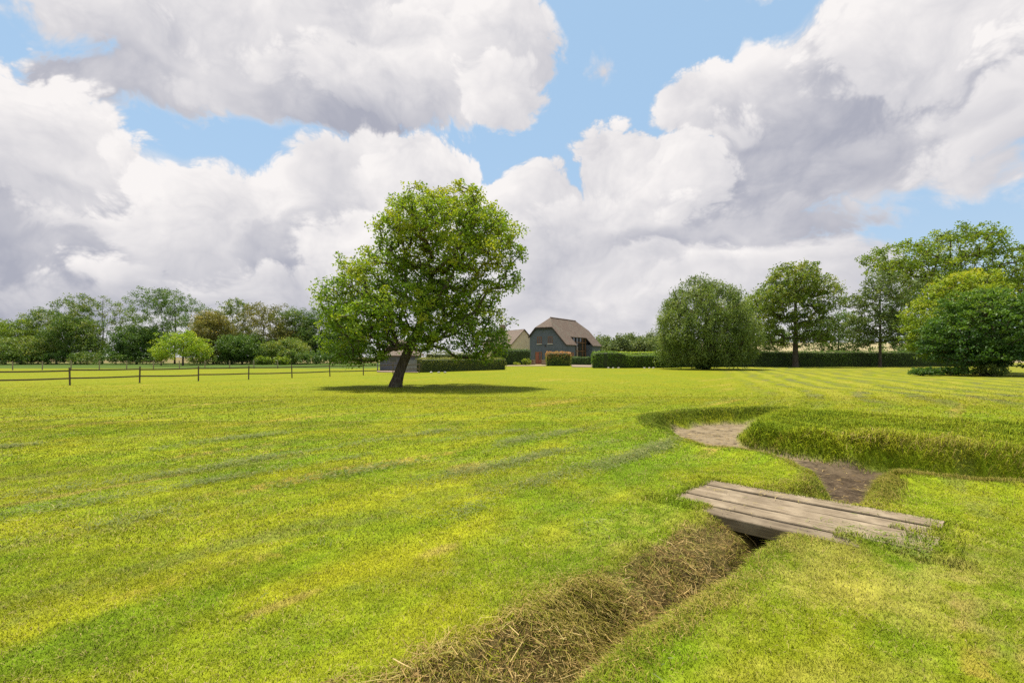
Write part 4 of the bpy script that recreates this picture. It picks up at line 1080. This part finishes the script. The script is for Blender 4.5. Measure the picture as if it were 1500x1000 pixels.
def simple(name, a, b, scale=3.0, rough=0.8, spec=0.3, bump=0.0, stretch=(1, 1, 1)):
    m, nt = new_mat(name)
    P = N(nt, 'ShaderNodeTexCoord').outputs['Object']
    v = N(nt, 'ShaderNodeMapping', {'Vector': P, 'Scale': stretch}).outputs[0]
    n1 = NOISE(nt, v, scale, 5.0, 0.65)
    col = MIX(nt, RAMP(nt, n1, 0.32, 0.68), C(*a), C(*b))
    ins = {'Base Color': col, 'Roughness': rough, 'Specular IOR Level': spec}
    if bump: ins['Normal'] = N(nt, 'ShaderNodeBump', {'Strength': bump, 'Distance': 0.02, 'Height': n1}).outputs[0]
    finish(nt, N(nt, 'ShaderNodeBsdfPrincipled', ins).outputs[0])
    return m
def coursed(name, a, b, c, pitch, axis=2, line=0.25, scale=2.0):
    """weatherboards or tile courses: shadow line under each course is a real step in the bump, colour varies per course"""
    m, nt = new_mat(name)
    P = N(nt, 'ShaderNodeTexCoord').outputs['Object']
    z = N(nt, 'ShaderNodeSeparateXYZ', {0: P}).outputs[axis]
    f = M(nt, 'FRACT', M(nt, 'DIVIDE', z, pitch))
    row = M(nt, 'FLOOR', M(nt, 'DIVIDE', z, pitch))
    xx = N(nt, 'ShaderNodeSeparateXYZ', {0: P}).outputs
    hv = N(nt, 'ShaderNodeCombineXYZ', {0: M(nt, 'MULTIPLY', xx[0], .8), 1: M(nt, 'MULTIPLY', xx[1], .8), 2: M(nt, 'MULTIPLY', row, 7.3)}).outputs[0]
    n1 = NOISE(nt, hv, scale * 2, 3.0, 0.6)
    n2 = NOISE(nt, P, scale * .45, 4.0, 0.6)
    col = MIX(nt, RAMP(nt, n1, 0.3, 0.7), C(*a), C(*b))
    col = MIX(nt, RAMP(nt, n2, 0.50, 0.68), col, C(*c))
    bp = N(nt, 'ShaderNodeBump', {'Strength': 1.0, 'Distance': pitch * line, 'Height': M(nt, 'SUBTRACT', 1.0, f)}).outputs[0]
    finish(nt, N(nt, 'ShaderNodeBsdfPrincipled', {'Base Color': col, 'Roughness': 0.8, 'Specular IOR Level': 0.25, 'Normal': bp}).outputs[0])
    return m
m_board = coursed('slate blue weatherboard', (0.100, 0.116, 0.130), (0.125, 0.140, 0.152), (0.090, 0.104, 0.117), .22)
m_tile = coursed('brown clay tiles', (0.070, 0.049, 0.036), (0.112, 0.079, 0.058), (0.098, 0.084, 0.062), .20, line=.4)
m_tile2 = coursed('grey brown tiles', (0.105, 0.078, 0.06), (0.155, 0.115, 0.09), (0.135, 0.115, 0.086), .20, line=.4)
m_cream = simple('cream render', (0.68, 0.54, 0.38), (0.76, 0.63, 0.46), 1.2)
m_oakw = simple('brown stained joinery', (0.17, 0.085, 0.045), (0.25, 0.13, 0.07), 6)
m_darkw = simple('dark timber', (0.030, 0.028, 0.026), (0.055, 0.048, 0.042), 5)
m_red = simple('red brown door paint', (0.26, 0.085, 0.06), (0.34, 0.12, 0.08), 4)
m_brick = simple('pale brick', (0.26, 0.18, 0.13), (0.35, 0.26, 0.195), 9, bump=.4)
m_stone = simple('pale stone', (0.30, 0.28, 0.24), (0.42, 0.40, 0.35), 6, bump=.5)
m_white = simple('off white sill', (0.42, 0.40, 0.37), (0.5, 0.48, 0.45), 4)
m_greyb = coursed('weathered grey boards', (0.17, 0.165, 0.155), (0.24, 0.235, 0.22), (0.13, 0.125, 0.12), .16)
m_fence = simple('weathered fence timber', (0.085, 0.062, 0.042), (0.165, 0.125, 0.088), 4, stretch=(1, 1, 6), bump=.5)
m_gravel = simple('gravel', (0.17, 0.13, 0.095), (0.25, 0.20, 0.15), 5, rough=.95, spec=.1)
def glass_mat():
    m, nt = new_mat('window glass')
    finish(nt, N(nt, 'ShaderNodeBsdfPrincipled', {'Base Color': C(0.045, 0.042, 0.038), 'Roughness': 0.08, 'Specular IOR Level': 0.6}).outputs[0])
    return m
m_glass = glass_mat()

# ---------------------------------------------------------------- the barn
BL = 16.9
barn = empty('barn_house', (6.31, 94, 0), R(-33))
tag(barn, 'slate blue weatherboarded barn house with half hipped brown tiled roof', 'house')
RZ, EZ, HU, HZ = 9.35, 5.70, 1.92, 7.21
ge = [(-3.28, 0), (4.77, 0), (4.77, 4.04), (HU, HZ), (-HU, HZ), (-3.28, EZ)]
wb = MB()
wb.prism(ge, 'y', 0.0, .25)                                         # near gable
wb.box(4.52, 4.77, .25, 4.2, 0, 4.04)                               # near aisle side and return
wb.box(3.28, 4.52, 3.95, 4.2, 0, 4.04)
wb.prism(ge, 'y', BL - .25, BL)
wb.box(4.52, 4.77, 12.5, BL - .25, 0, 4.04)
wb.box(3.28, 4.52, 12.5, 12.75, 0, 4.04)
wb.box(-3.28, -3.03, .25, BL - .25, 0, EZ)
wb.box(3.03, 3.28, .25, 4.2, 0, EZ); wb.box(3.03, 3.28, 12.5, BL - .25, 0, EZ)
wb.box(3.03, 3.28, 4.2, 12.5, 0, .5)
wb.build('wall', m_board, barn)
rf = MB()
ov, e = .28, .25
sl_ = (RZ - EZ) / 3.28
def zr(u): return RZ + .10 - sl_ * abs(u)
rf.slab([(0, 2.7, zr(0)), (HU, -ov, zr(HU)), (3.28 + e, -ov, zr(3.53)), (3.28 + e, BL + ov, zr(3.53)), (HU, BL + ov, zr(HU)), (0, BL - 2.7, zr(0))], .14)
rf.slab([(0, 2.7, zr(0)), (0, BL - 2.7, zr(0)), (-HU, BL + ov, zr(HU)), (-3.53, BL + ov, zr(3.53)), (-3.53, -ov, zr(3.53)), (-HU, -ov, zr(HU))], .14)
rf.slab([(-HU, -ov, zr(HU)), (HU, -ov, zr(HU)), (0, 2.7, zr(0))], .14)
rf.slab([(-HU, BL + ov, zr(HU)), (HU, BL + ov, zr(HU)), (0, BL - 2.7, zr(0))], .14)
for (va, vb) in ((-ov, 4.45), (12.25, BL + ov)):
    rf.slab([(3.535, va, zr(3.535)), (5.05, va, zr(5.05)), (5.05, vb, zr(5.05)), (3.535, vb, zr(3.535))], .14)
rfo = rf.build('roof', m_tile, barn)
cap = MB()
cap.prism([(-.16, zr(0) - .06), (0, zr(0) + .09), (.16, zr(0) - .06)], 'y', 2.6, BL - 2.6)
cap.build('ridge_tiles', m_tile, rfo)
# dark bargeboards along the gable verge
bb = MB()
for (u0, u1) in ((-3.5, -HU), (HU, 5.0)):
    bb.prism([(u0, zr(u0) - .16), (u1, zr(u1) - .16), (u1, zr(u1) - .40), (u0, zr(u0) - .40)], 'y', -ov + .02, -ov + .08)
bb.prism([(-HU, zr(HU) - .16), (HU, zr(HU) - .16), (HU, zr(HU) - .38), (-HU, zr(HU) - .38)], 'y', -ov + .02, -ov + .08)
bb.build('bargeboard', m_darkw, barn)
def window(parent, u, z, w, h, sill=True, name='window', mat=None):
    """on the near gable (plane v = 0)"""
    m = MB(); t = .10
    m.box(u - w / 2, u - w / 2 + t, -.07, .0, z - h / 2, z + h / 2); m.box(u + w / 2 - t, u + w / 2, -.07, 0, z - h / 2, z + h / 2)
    m.box(u - w / 2 + t, u + w / 2 - t, -.07, 0, z + h / 2 - t, z + h / 2); m.box(u - w / 2 + t, u + w / 2 - t, -.07, 0, z - h / 2, z - h / 2 + t)
    m.box(u - .04, u + .04, -.06, 0, z - h / 2 + t, z + h / 2 - t)
    o = m.build(name, mat or m_oakw, parent)
    MB().box(u - w / 2 + t, u - .04, -.03, -.004, z - h / 2 + t, z + h / 2 - t).box(u + .04, u + w / 2 - t, -.03, -.004, z - h / 2 + t, z + h / 2 - t).build('pane', m_glass, o)
    if sill: MB().box(u - w / 2 - .12, u + w / 2 + .12, -.16, 0, z - h / 2 - .16, z - h / 2 - .003).build('sill', m_white, o)
    return o
window(barn, -1.03, 4.80, .98, 1.40); window(barn, 1.37, 4.80, .98, 1.40)
window(barn, 1.15, 1.9, 1.1, 1.3)
MB().box(.12, .46, -.06, 0, 3.5, 3.85).build('vent_grille', m_darkw, barn)
d = MB(); u = -1.23
d.box(u - .75, u - .62, -.08, 0, 0, 2.5); d.box(u + .62, u + .75, -.08, 0, 0, 2.5); d.box(u - .62, u + .62, -.08, 0, 2.37, 2.5)
do = d.build('door', m_oakw, barn)
MB().box(u - .62, u - .02, -.05, -.003, .02, 2.37).build('door_leaf', m_red, do)
MB().box(u + .02, u + .62, -.05, -.003, .02, .9).box(u + .02, u + .14, -.05, -.003, .9, 2.37).box(u + .50, u + .62, -.05, -.003, .9, 2.37).build('door_leaf', m_red, do)
MB().box(u + .14, u + .50, -.03, -.004, .9, 2.37).build('pane', m_glass, do)
# glazed midstrey between timber posts
for v in (4.3, 5.9, 7.5, 9.1, 10.7, 12.25):
    MB().box(3.10, 3.36, v, v + .2, .5, EZ - .1).build('post', m_darkw if v < 10 else m_oakw, barn)
rl = MB()
for z in (.5, 2.6, 4.4): rl.box(3.12, 3.32, 4.5, 12.25, z, z + .16)
rl.build('rail', m_oakw, barn)
MB().box(3.17, 3.20, 4.5, 12.25, .66, EZ - .1).build('glazing', m_glass, barn)
for v in (5.35, 6.95): MB().box(3.205, 3.24, v - .4, v + .45, 2.8, 4.35).build('curtain', m_cream, barn)
for v in (.25, 2.1): MB().box(4.78, 4.84, v + .2, v + 1.3, 1.2, 2.4).build('side_window', m_oakw, barn)

# cream house behind
hs = empty('cream_house', (.1, 108.4, 0), R(-60))
tag(hs, 'cream rendered gabled house with brown roof partly hidden behind the oak', 'house')
w1 = MB()
w1.prism([(-3, 0), (3, 0), (3, 4.3), (0, 7.3), (-3, 4.3)], 'x', -9, 5.0)
w1.build('wall', m_cream, hs)
r1 = MB()
r1.slab([(-9.3, 0, 7.52), (5.3, 0, 7.52), (5.3, -3.4, 4.12), (-9.3, -3.4, 4.12)], .12)
r1.slab([(-9.3, 0, 7.52), (5.3, 0, 7.52), (5.3, 3.4, 4.12), (-9.3, 3.4, 4.12)], .12)
r1o = r1.build('roof', m_tile2, hs)
MB().box(-5.2, -4.2, -.5, .5, 6.9, 9.0).build('chimney', m_brick, r1o)
w2 = MB(); w2.prism([(1.0, 0), (4.6, 0), (4.6, 3.2), (2.8, 5.2), (1.0, 3.2)], 'y', -6.5, -3.0); w2.build('wing_wall', m_cream, hs)
r2 = MB(); r2.slab([(2.8, -6.8, 5.36), (2.8, -2.9, 5.36), (.7, -2.9, 3.02), (.7, -6.8, 3.02)], .12); r2.slab([(2.8, -6.8, 5.36), (2.8, -2.9, 5.36), (4.9, -2.9, 3.02), (4.9, -6.8, 3.02)], .12)
r2.build('wing_roof', m_tile2, hs)
MB().box(2.3, 3.3, -6.56, -6.5, 2.9, 3.9).build('window', m_oakw, hs)

# the shed glimpsed under the oak
sh = empty('timber_shed', (at(584, 53), 53, 0), R(4))
tag(sh, 'small grey boarded shed with a hipped brown tiled roof behind the oak trunk', 'shed')
wl = MB()
wl.box(-2.05, -1.0, 0, .12, 0, 1.78).box(-.15, .55, 0, .12, 0, 1.78).box(1.35, 2.05, 0, .12, 0, 1.78).box(-1.0, -.15, 0, .12, 0, .95).box(.55, 1.35, 0, .12, 0, .95).box(-1.0, -.15, 0, .12, 1.6, 1.78).box(.55, 1.35, 0, .12, 1.6, 1.78)
wl.box(-2.05, -1.93, .12, 3.6, 0, 1.78).box(1.93, 2.05, .12, 3.6, 0, 1.78).box(-1.93, 1.93, 3.48, 3.6, 0, 1.78)
wl.build('wall', coursed('shed boards', (.10, .105, .12), (.14, .145, .16), (.09, .09, .10), .18), sh)
rs = MB()
A_, B_, Cc_, D_ = (-2.4, -.35, 1.74), (2.4, -.35, 1.74), (2.4, 3.95, 1.74), (-2.4, 3.95, 1.74)
E_, F_ = (-.95, 1.8, 3.55), (.95, 1.8, 3.55)
rs.slab([A_, B_, F_, E_], .1); rs.slab([D_, Cc_, F_, E_], .1); rs.slab([A_, E_, D_], .1); rs.slab([B_, F_, Cc_], .1)
rs.build('roof', m_tile2, sh)
for u in (-.575, .95):
    wo = MB().box(u - .42, u - .36, -.02, .12, .95, 1.6).box(u + .36, u + .42, -.02, .12, .95, 1.6).box(u - .36, u + .36, -.02, .12, 1.54, 1.6).box(u - .36, u + .36, -.02, .12, .95, 1.01).build('window', m_greyb, sh)
    MB().box(u - .36, u + .36, .04, .06, 1.01, 1.54).build('pane', m_glass, wo)
for u in (-2.3, 2.25): MB().box(u, u + .1, -.3, -.2, 0, 1.66).build('post', m_greyb, sh)
# low boarded screen right of the trunk
sc_ = empty('board_screen', (at(600.5, 49), 49, 0), R(-6))
tag(sc_, 'low pale grey boarded screen between the oak trunk and the clipped hedge', 'screen')
MB().box(-.62, .62, 0, .05, .06, 1.28).build('boards', m_greyb, sc_)
for u in (-.7, .62): MB().box(u, u + .08, -.02, .08, 0, 1.36).build('post', m_greyb, sc_)
# brick piers by the barn door, and the loose stones along the hedges
for px, Yp, lab in ((780.3, 89.5, 'pale low brick pier left of the barn door'), (797.5, 88.5, 'pale low brick pier right of the barn door')):
    p = MB(); p.box(-.40, .40, -.3, .3, 0, .86); p.box(-.46, .46, -.36, .36, .86, .95)
    o = p.build('brick_pier', m_brick)
    o.location = (at(px, Yp), Yp, 0); o.rotation_euler = (0, 0, R(-33)); tag(o, lab, 'brick pier')
def stone(px, Yp, s, lab, grp):
    r = np.random.default_rng(int(px * 10))
    import bmesh
    bm = bmesh.new(); bmesh.ops.create_icosphere(bm, subdivisions=2, radius=1)
    for v in bm.verts:
        v.co *= 1 + .22 * float(vnoise(v.co.x * 2 + px, v.co.y * 2 + v.co.z * 1.7, 1.0)) * 2
        v.co = Vector((v.co.x * s, v.co.y * s * .8, max(v.co.z, -.4) * s * .7 + .25 * s))
    me = bpy.data.meshes.new('stone'); bm.to_mesh(me); bm.free()
    o = link('stone', me, m_stone); o.location = (at(px, Yp), Yp, 0)
    tag(o, lab, 'stone', grp)
for px in (891, 898, 906, 944, 951, 957): stone(px, 64.3, .17, 'small white stone lying along the foot of the right-hand hedge', 'white stones along the hedge foot')
for px in (631.6, 642.6, 652): stone(px, 47.6, .15, 'small pale stone lying before the clipped hedge behind the oak', 'pale stones before the clipped hedge')

# ---------------------------------------------------------------- gravel, paving and the far field
def sheet(name, pts, mat, z=.006):
    mb = MB(); mb.poly([(x, y, z) for x, y in pts]); return tag(mb.build(name, mat), kind='structure')
sheet('driveway', [(at(838, 72), 72), (at(868, 70), 70), (at(872, 80), 80), (at(876, 96), 96), (at(838, 96), 96), (at(836, 84), 84)], m_gravel, .05)
sheet('paved_path', [(at(738, 76), 76), (at(800, 78), 78), (at(803, 93), 93), (at(772, 93), 93), (at(745, 86), 86)], simple('sandy path', (0.19, 0.155, 0.07), (0.26, 0.21, 0.11), 1.5), .05)
sheet('patio', [(at(552, 50), 50), (at(612, 48), 48), (at(614, 52.9), 52.9), (at(552, 52.9), 52.9)], m_brick, .05)
def field():
    gx_ = np.linspace(48, 420, 50); gy_ = np.linspace(118, 420, 50)
    X, Y = np.meshgrid(gx_, gy_); x, y = X.ravel(), Y.ravel()
    z = -.05 + 9.5 * sstep(118, 300, y) * sstep(48, 95, x) + 1.0 * vnoise(x, y, .01)* sstep(118, 200, y)
    i = (np.arange(49)[:, None] * 50 + np.arange(49)[None, :]).ravel()
    q = np.stack([i, i + 1, i + 51, i + 50], 1)
    return fast_mesh('wheat_field', np.stack([x, y, z], 1), q.ravel(), np.arange(len(q)) * 4, np.full(len(q), 4), smooth=True)
tag(link('wheat_field', field(), simple('ripening wheat', (0.22, 0.18, 0.085), (0.30, 0.245, 0.125), .4)), kind='structure')

# ---------------------------------------------------------------- hedges
m_hcore = simple('inner twigs', (0.018, 0.030, 0.008), (0.035, 0.05, 0.014), 5)
def hedge(name, label, pts, wd, hts, mat, seed, lsize=.11, dens=130, tone=0.0, toptone=.12, group=None, rnd=.3, tint_fn=None):
    """a clipped hedge along a line: twiggy core and a coat of small leaves"""
    r = np.random.default_rng(seed)
    P = np.array(pts, float)
    seg = np.linalg.norm(np.diff(P, axis=0), axis=1); s = np.concatenate([[0], np.cumsum(seg)])
    Ltot = s[-1]
    hts = np.array(hts if hasattr(hts, '__len__') else [hts] * len(P), float)
    def frame(t):
        x = np.interp(t, s, P[:, 0]); y = np.interp(t, s, P[:, 1]); h = np.interp(t, s, hts)
        k = np.clip(np.searchsorted(s, t, side='right') - 1, 0, len(seg) - 1)
        dx = (P[k + 1, 0] - P[k, 0]) / seg[k]; dy = (P[k + 1, 1] - P[k, 1]) / seg[k]
        return x, y, h, dx, dy
    # cross-section parameter: 0..1 front face, 1..2 top, 2..3 back face; plus both ends
    hm = hts.mean()
    n = int((Ltot * (2 * hm + wd) + 2 * wd * hm) * dens)
    which = r.random(n) * (Ltot * (2 * hm + wd) + 2 * wd * hm)
    t = r.uniform(0, Ltot, n)
    side = np.where(which < Ltot * hm, 0, np.where(which < Ltot * 2 * hm, 2, np.where(which < Ltot * (2 * hm + wd), 1, 3)))
    endm = side == 3
    t = np.where(endm, np.where(r.random(n) < .5, 0, Ltot), t)
    x, y, h, dx, dy = frame(t)
    px_, py_ = dy, -dx                       # towards the camera side for a line running to +x
    a = np.where(side == 0, wd / 2, np.where(side == 2, -wd / 2, r.uniform(-wd / 2, wd / 2, n)))
    z = np.where(side == 1, h, r.uniform(.05, 1, n) * h)
    nrm = np.stack([np.where(side == 0, px_, np.where(side == 2, -px_, 0)), np.where(side == 0, py_, np.where(side == 2, -py_, 0)), np.where(side == 1, 1.0, 0.0)], 1)
    sgn = np.where(t < Ltot / 2, -1, 1)
    nrm[endm] = np.stack([dx * sgn, dy * sgn, 0 * dx], 1)[endm]
    # round the top arrises and let the surface swell
    sw = .30 * fnoise(t + seed, z * 1.3 + a, .7, 4) + .14 * fnoise(t * 2.3 + a, z * 2.6, 1.0, 8)
    rad = np.where(side == 1, np.clip(np.abs(a) - (wd / 2 - rnd), 0, None), np.clip(z - (h - rnd), 0, None)) / rnd
    inset = rnd * .6 * rad ** 2
    Cc = np.stack([x + px_ * a, y + py_ * a, z], 1) + nrm * (sw * .6 - inset + r.normal(0, .06, n) + .10 * (r.random(n) < .04))[:, None]
    kk = Cc[:, 2] > .04
    Cc, nrm, side, t, z, h, a = Cc[kk], nrm[kk], side[kk], t[kk], z[kk], h[kk], a[kk]
    V = leaf_quads(Cc, lsize, r, up=.15, outward=nrm * .9)
    tint = r.normal(.42, .18, len(Cc)) + tone + .35 * fnoise(t, z * 1.5 + a, .5, 12) + toptone * (side == 1)  # toptone lightens the top leaves: sunlight on hedge tops put into the tint
    if tint_fn is not None: tint = tint_fn(tint, z / h, t, r)
    # core
    m = 40
    tc_ = np.linspace(.12, Ltot - .12, m); cx, cy, ch, cdx, cdy = frame(tc_)
    sec = [(-.5, 0), (.5, 0), (.5, .9), (.36, .97), (-.36, .97), (-.5, .9)]
    K = []
    for i in range(m):
        for (q, zz) in sec:
            o_ = q * (wd - .16)
            K.append((cx[i] + cdy[i] * o_, cy[i] - cdx[i] * o_, zz * (ch[i] - .06)))
    K = np.array(K); ns = len(sec)
    i, j = np.meshgrid(np.arange(m - 1), np.arange(ns), indexing='ij'); i, j = i.ravel(), j.ravel(); j2 = (j + 1) % ns
    cq = np.stack([i * ns + j, i * ns + j2, (i + 1) * ns + j2, (i + 1) * ns + j], 1)
    caps = [list(range(ns)), [(m - 1) * ns + k_ for k_ in range(ns)][::-1]]
    nv = len(V); nq = nv // 4
    loops = np.concatenate([np.arange(nv), (cq + nv).ravel(), np.array(caps).ravel() + nv])
    tot = np.concatenate([np.full(nq + len(cq), 4), np.full(2, ns)])
    st = np.concatenate([[0], np.cumsum(tot)[:-1]])
    me = fast_mesh(name, np.concatenate([V, K]), loops, st, tot, {'tint': np.concatenate([np.repeat(np.clip(tint, 0, 1), 4), np.zeros(len(K))])},
                   matidx=np.concatenate([np.zeros(nq), np.ones(len(cq) + 2)]))
    o = link(name, me, [mat, m_hcore])
    tag(o, label, 'hedge', group)
    return o
m_hedge = leaf_mat('hedge leaves', [(0.022, 0.050, 0.008), (0.048, 0.092, 0.010), (0.085, 0.140, 0.013), (0.13, 0.175, 0.018)], .25)
m_hbrown = leaf_mat('clipped hedge leaves', [(0.040, 0.058, 0.010), (0.075, 0.092, 0.013), (0.120, 0.125, 0.018), (0.175, 0.16, 0.03)], .25)
m_hdark = leaf_mat('dark hedge leaves', [(0.014, 0.036, 0.008), (0.030, 0.062, 0.011), (0.050, 0.090, 0.014), (0.075, 0.115, 0.02)], .25)
m_hred = leaf_mat('red tipped leaves', [(0.035, 0.070, 0.010), (0.075, 0.115, 0.014), (0.13, 0.15, 0.02), (0.21, 0.115, 0.04), (0.26, 0.10, 0.05)], .25)
m_hlime = leaf_mat('lime hedge leaves', [(0.075, 0.115, 0.010), (0.13, 0.185, 0.012), (0.19, 0.235, 0.016), (0.23, 0.25, 0.02)], .25)
hp = lambda px, Y: (at(px, Y), Y)
hedge('clipped_hedge', 'low olive green clipped hedge just behind the lawn oak', [hp(612, 49.6), hp(735, 58.2)], 1.5, 1.42, m_hbrown, 201, .09, 150)
hedge('clipped_hedge', 'taller clipped hedge standing behind the low olive green one', [hp(628, 54.5), hp(700, 60)], 1.4, 2.0, m_hbrown, 202, .10, 110, tone=-.08)
hedge('tall_hedge', 'tall dark green hedge left of the barn, before the cream house', [hp(722, 85), hp(774, 88.5)], 1.6, 2.85, m_hdark, 203, .14, 80, tone=.12)
hedge('red_tipped_hedge', 'square hedge with reddish new tips in front of the barn', [hp(800.5, 81), hp(836, 80.5)], 2.2, 2.28, m_hred, 204, .13, 100, tone=-.05,
      tint_fn=lambda t, f, s_, r: np.where(r.random(len(t)) < sstep(.45, .95, f) * .85, r.uniform(.66, 1, len(t)), np.clip(t, 0, .62)))
hedge('low_hedge', 'low dark hedge beside the gravel drive at the barn', [hp(838, 90), hp(864, 87)], 1.2, 1.5, m_hdark, 205, .13, 80, tone=.1)
hedge('leafy_hedge', 'bright green rounded hedge by the gravel drive, sloping down towards the willow', [hp(868, 67), hp(886, 66.5), hp(905, 66.8), hp(916, 67.2), hp(990, 69)], 1.9, [2.15, 2.3, 2.25, 1.85, 1.78], m_hedge, 206, .12, 120, tone=.08, rnd=.4)
hedge('lime_hedge', 'bright lime hedge showing above the leafy one, left of the willow', [hp(908, 96), hp(985, 97)], 2.5, 2.42, m_hlime, 207, .16, 70)
hedge('long_hedge', 'long straight dark hedge running behind the right-hand trees', [hp(985, 71.5), hp(1180, 75.5), hp(1420, 77)], 1.7, 2.35, m_hdark, 208, .13, 85, tone=.28)
bush('garden_shrub', 770.5, 521, 84.5, 7, 'small yellow green garden shrub before the tall dark hedge', None, m_gold, 301, nclus=50, lsize=.14, csize=.3)
bush('garden_shrub', 757, 530, 84, 6, 'tiny pale shrub left of the yellow green garden shrub', None, m_gold, 302, nclus=30, lsize=.12, csize=.22, tone=.2)

# ---------------------------------------------------------------- fences
def fence(name, label, p0, step, n, h, post, rails, mat, rail_t=(.05, .11), z_fn=None):
    root = empty(name, (p0[0], p0[1], 0), math.atan2(step[1], step[0]))
    tag(root, label, 'fence')
    L = math.hypot(*step)
    r = np.random.default_rng(int(abs(p0[0]) * 10))
    hh = []
    for i in range(n):
        gz = float(height(p0[0] + step[0] * i, p0[1] + step[1] * i))
        dz = r.uniform(-.05, .05); hh.append(gz)
        mb = MB()
        a = post / 2
        pts = [(math.cos(q) * a * (1 + .08 * math.sin(3 * q)), math.sin(q) * a) for q in np.linspace(0, 2 * math.pi, 9)[:-1]]
        mb.prism(pts, 'z', -.2, h + dz)
        o = mb.build('post', mat, root)
        o.location = (L * i, 0, gz)
        o.rotation_euler = (R(r.uniform(-2.2, 2.2)), R(r.uniform(-2.2, 2.2)), 0)
    for i in range(n - 1):
        for k, rz in enumerate(rails):
            tz, th = rail_t
            za, zb = hh[i] + rz + r.uniform(-.025, .025), hh[i + 1] + rz + r.uniform(-.025, .025)
            mb = MB()
            ks = 6
            y = -post / 2 - tz / 2 - .004
            for j in range(ks):
                f0, f1 = j / ks, (j + 1) / ks
                sag = lambda f: -.02 * math.sin(math.pi * f)
                x0, x1 = L * (i + f0) + (.015 if j == 0 else 0), L * (i + f1) - (.015 if j == ks - 1 else 0)
                z0, z1 = za + (zb - za) * f0 + sag(f0), za + (zb - za) * f1 + sag(f1)
                mb.v += [(x0, y - tz / 2, z0 - th / 2), (x0, y + tz / 2, z0 - th / 2), (x0, y + tz / 2, z0 + th / 2), (x0, y - tz / 2, z0 + th / 2), (x1, y - tz / 2, z1 - th / 2), (x1, y + tz / 2, z1 - th / 2), (x1, y + tz / 2, z1 + th / 2), (x1, y - tz / 2, z1 + th / 2)]
                k0 = len(mb.v) - 8
                fs = [(0, 1, 5, 4), (1, 2, 6, 5), (2, 3, 7, 6), (3, 0, 4, 7)] + ([(3, 2, 1, 0)] if j == 0 else []) + ([(4, 5, 6, 7)] if j == ks - 1 else [])
                for f in fs: mb.f.append(tuple(k0 + q for q in f)); mb.m.append(0)
            mb.build('rail', mat, root)
fence('paddock_fence', 'low two rail timber fence crossing the lawn at left', (-29.5, 22.4), (2.02, 2.56), 11, 1.03, .09, (.86, .42), m_fence, rail_t=(.04, .085))
fence('boundary_fence', 'far line of timber posts with wire before the left tree belt', (at(-26, 56), 56), (2.78, .75), 12, 1.12, .12, (.95, .55), simple('grey fence posts', (.20, .165, .12), (.30, .255, .19), 5), rail_t=(.008, .008))
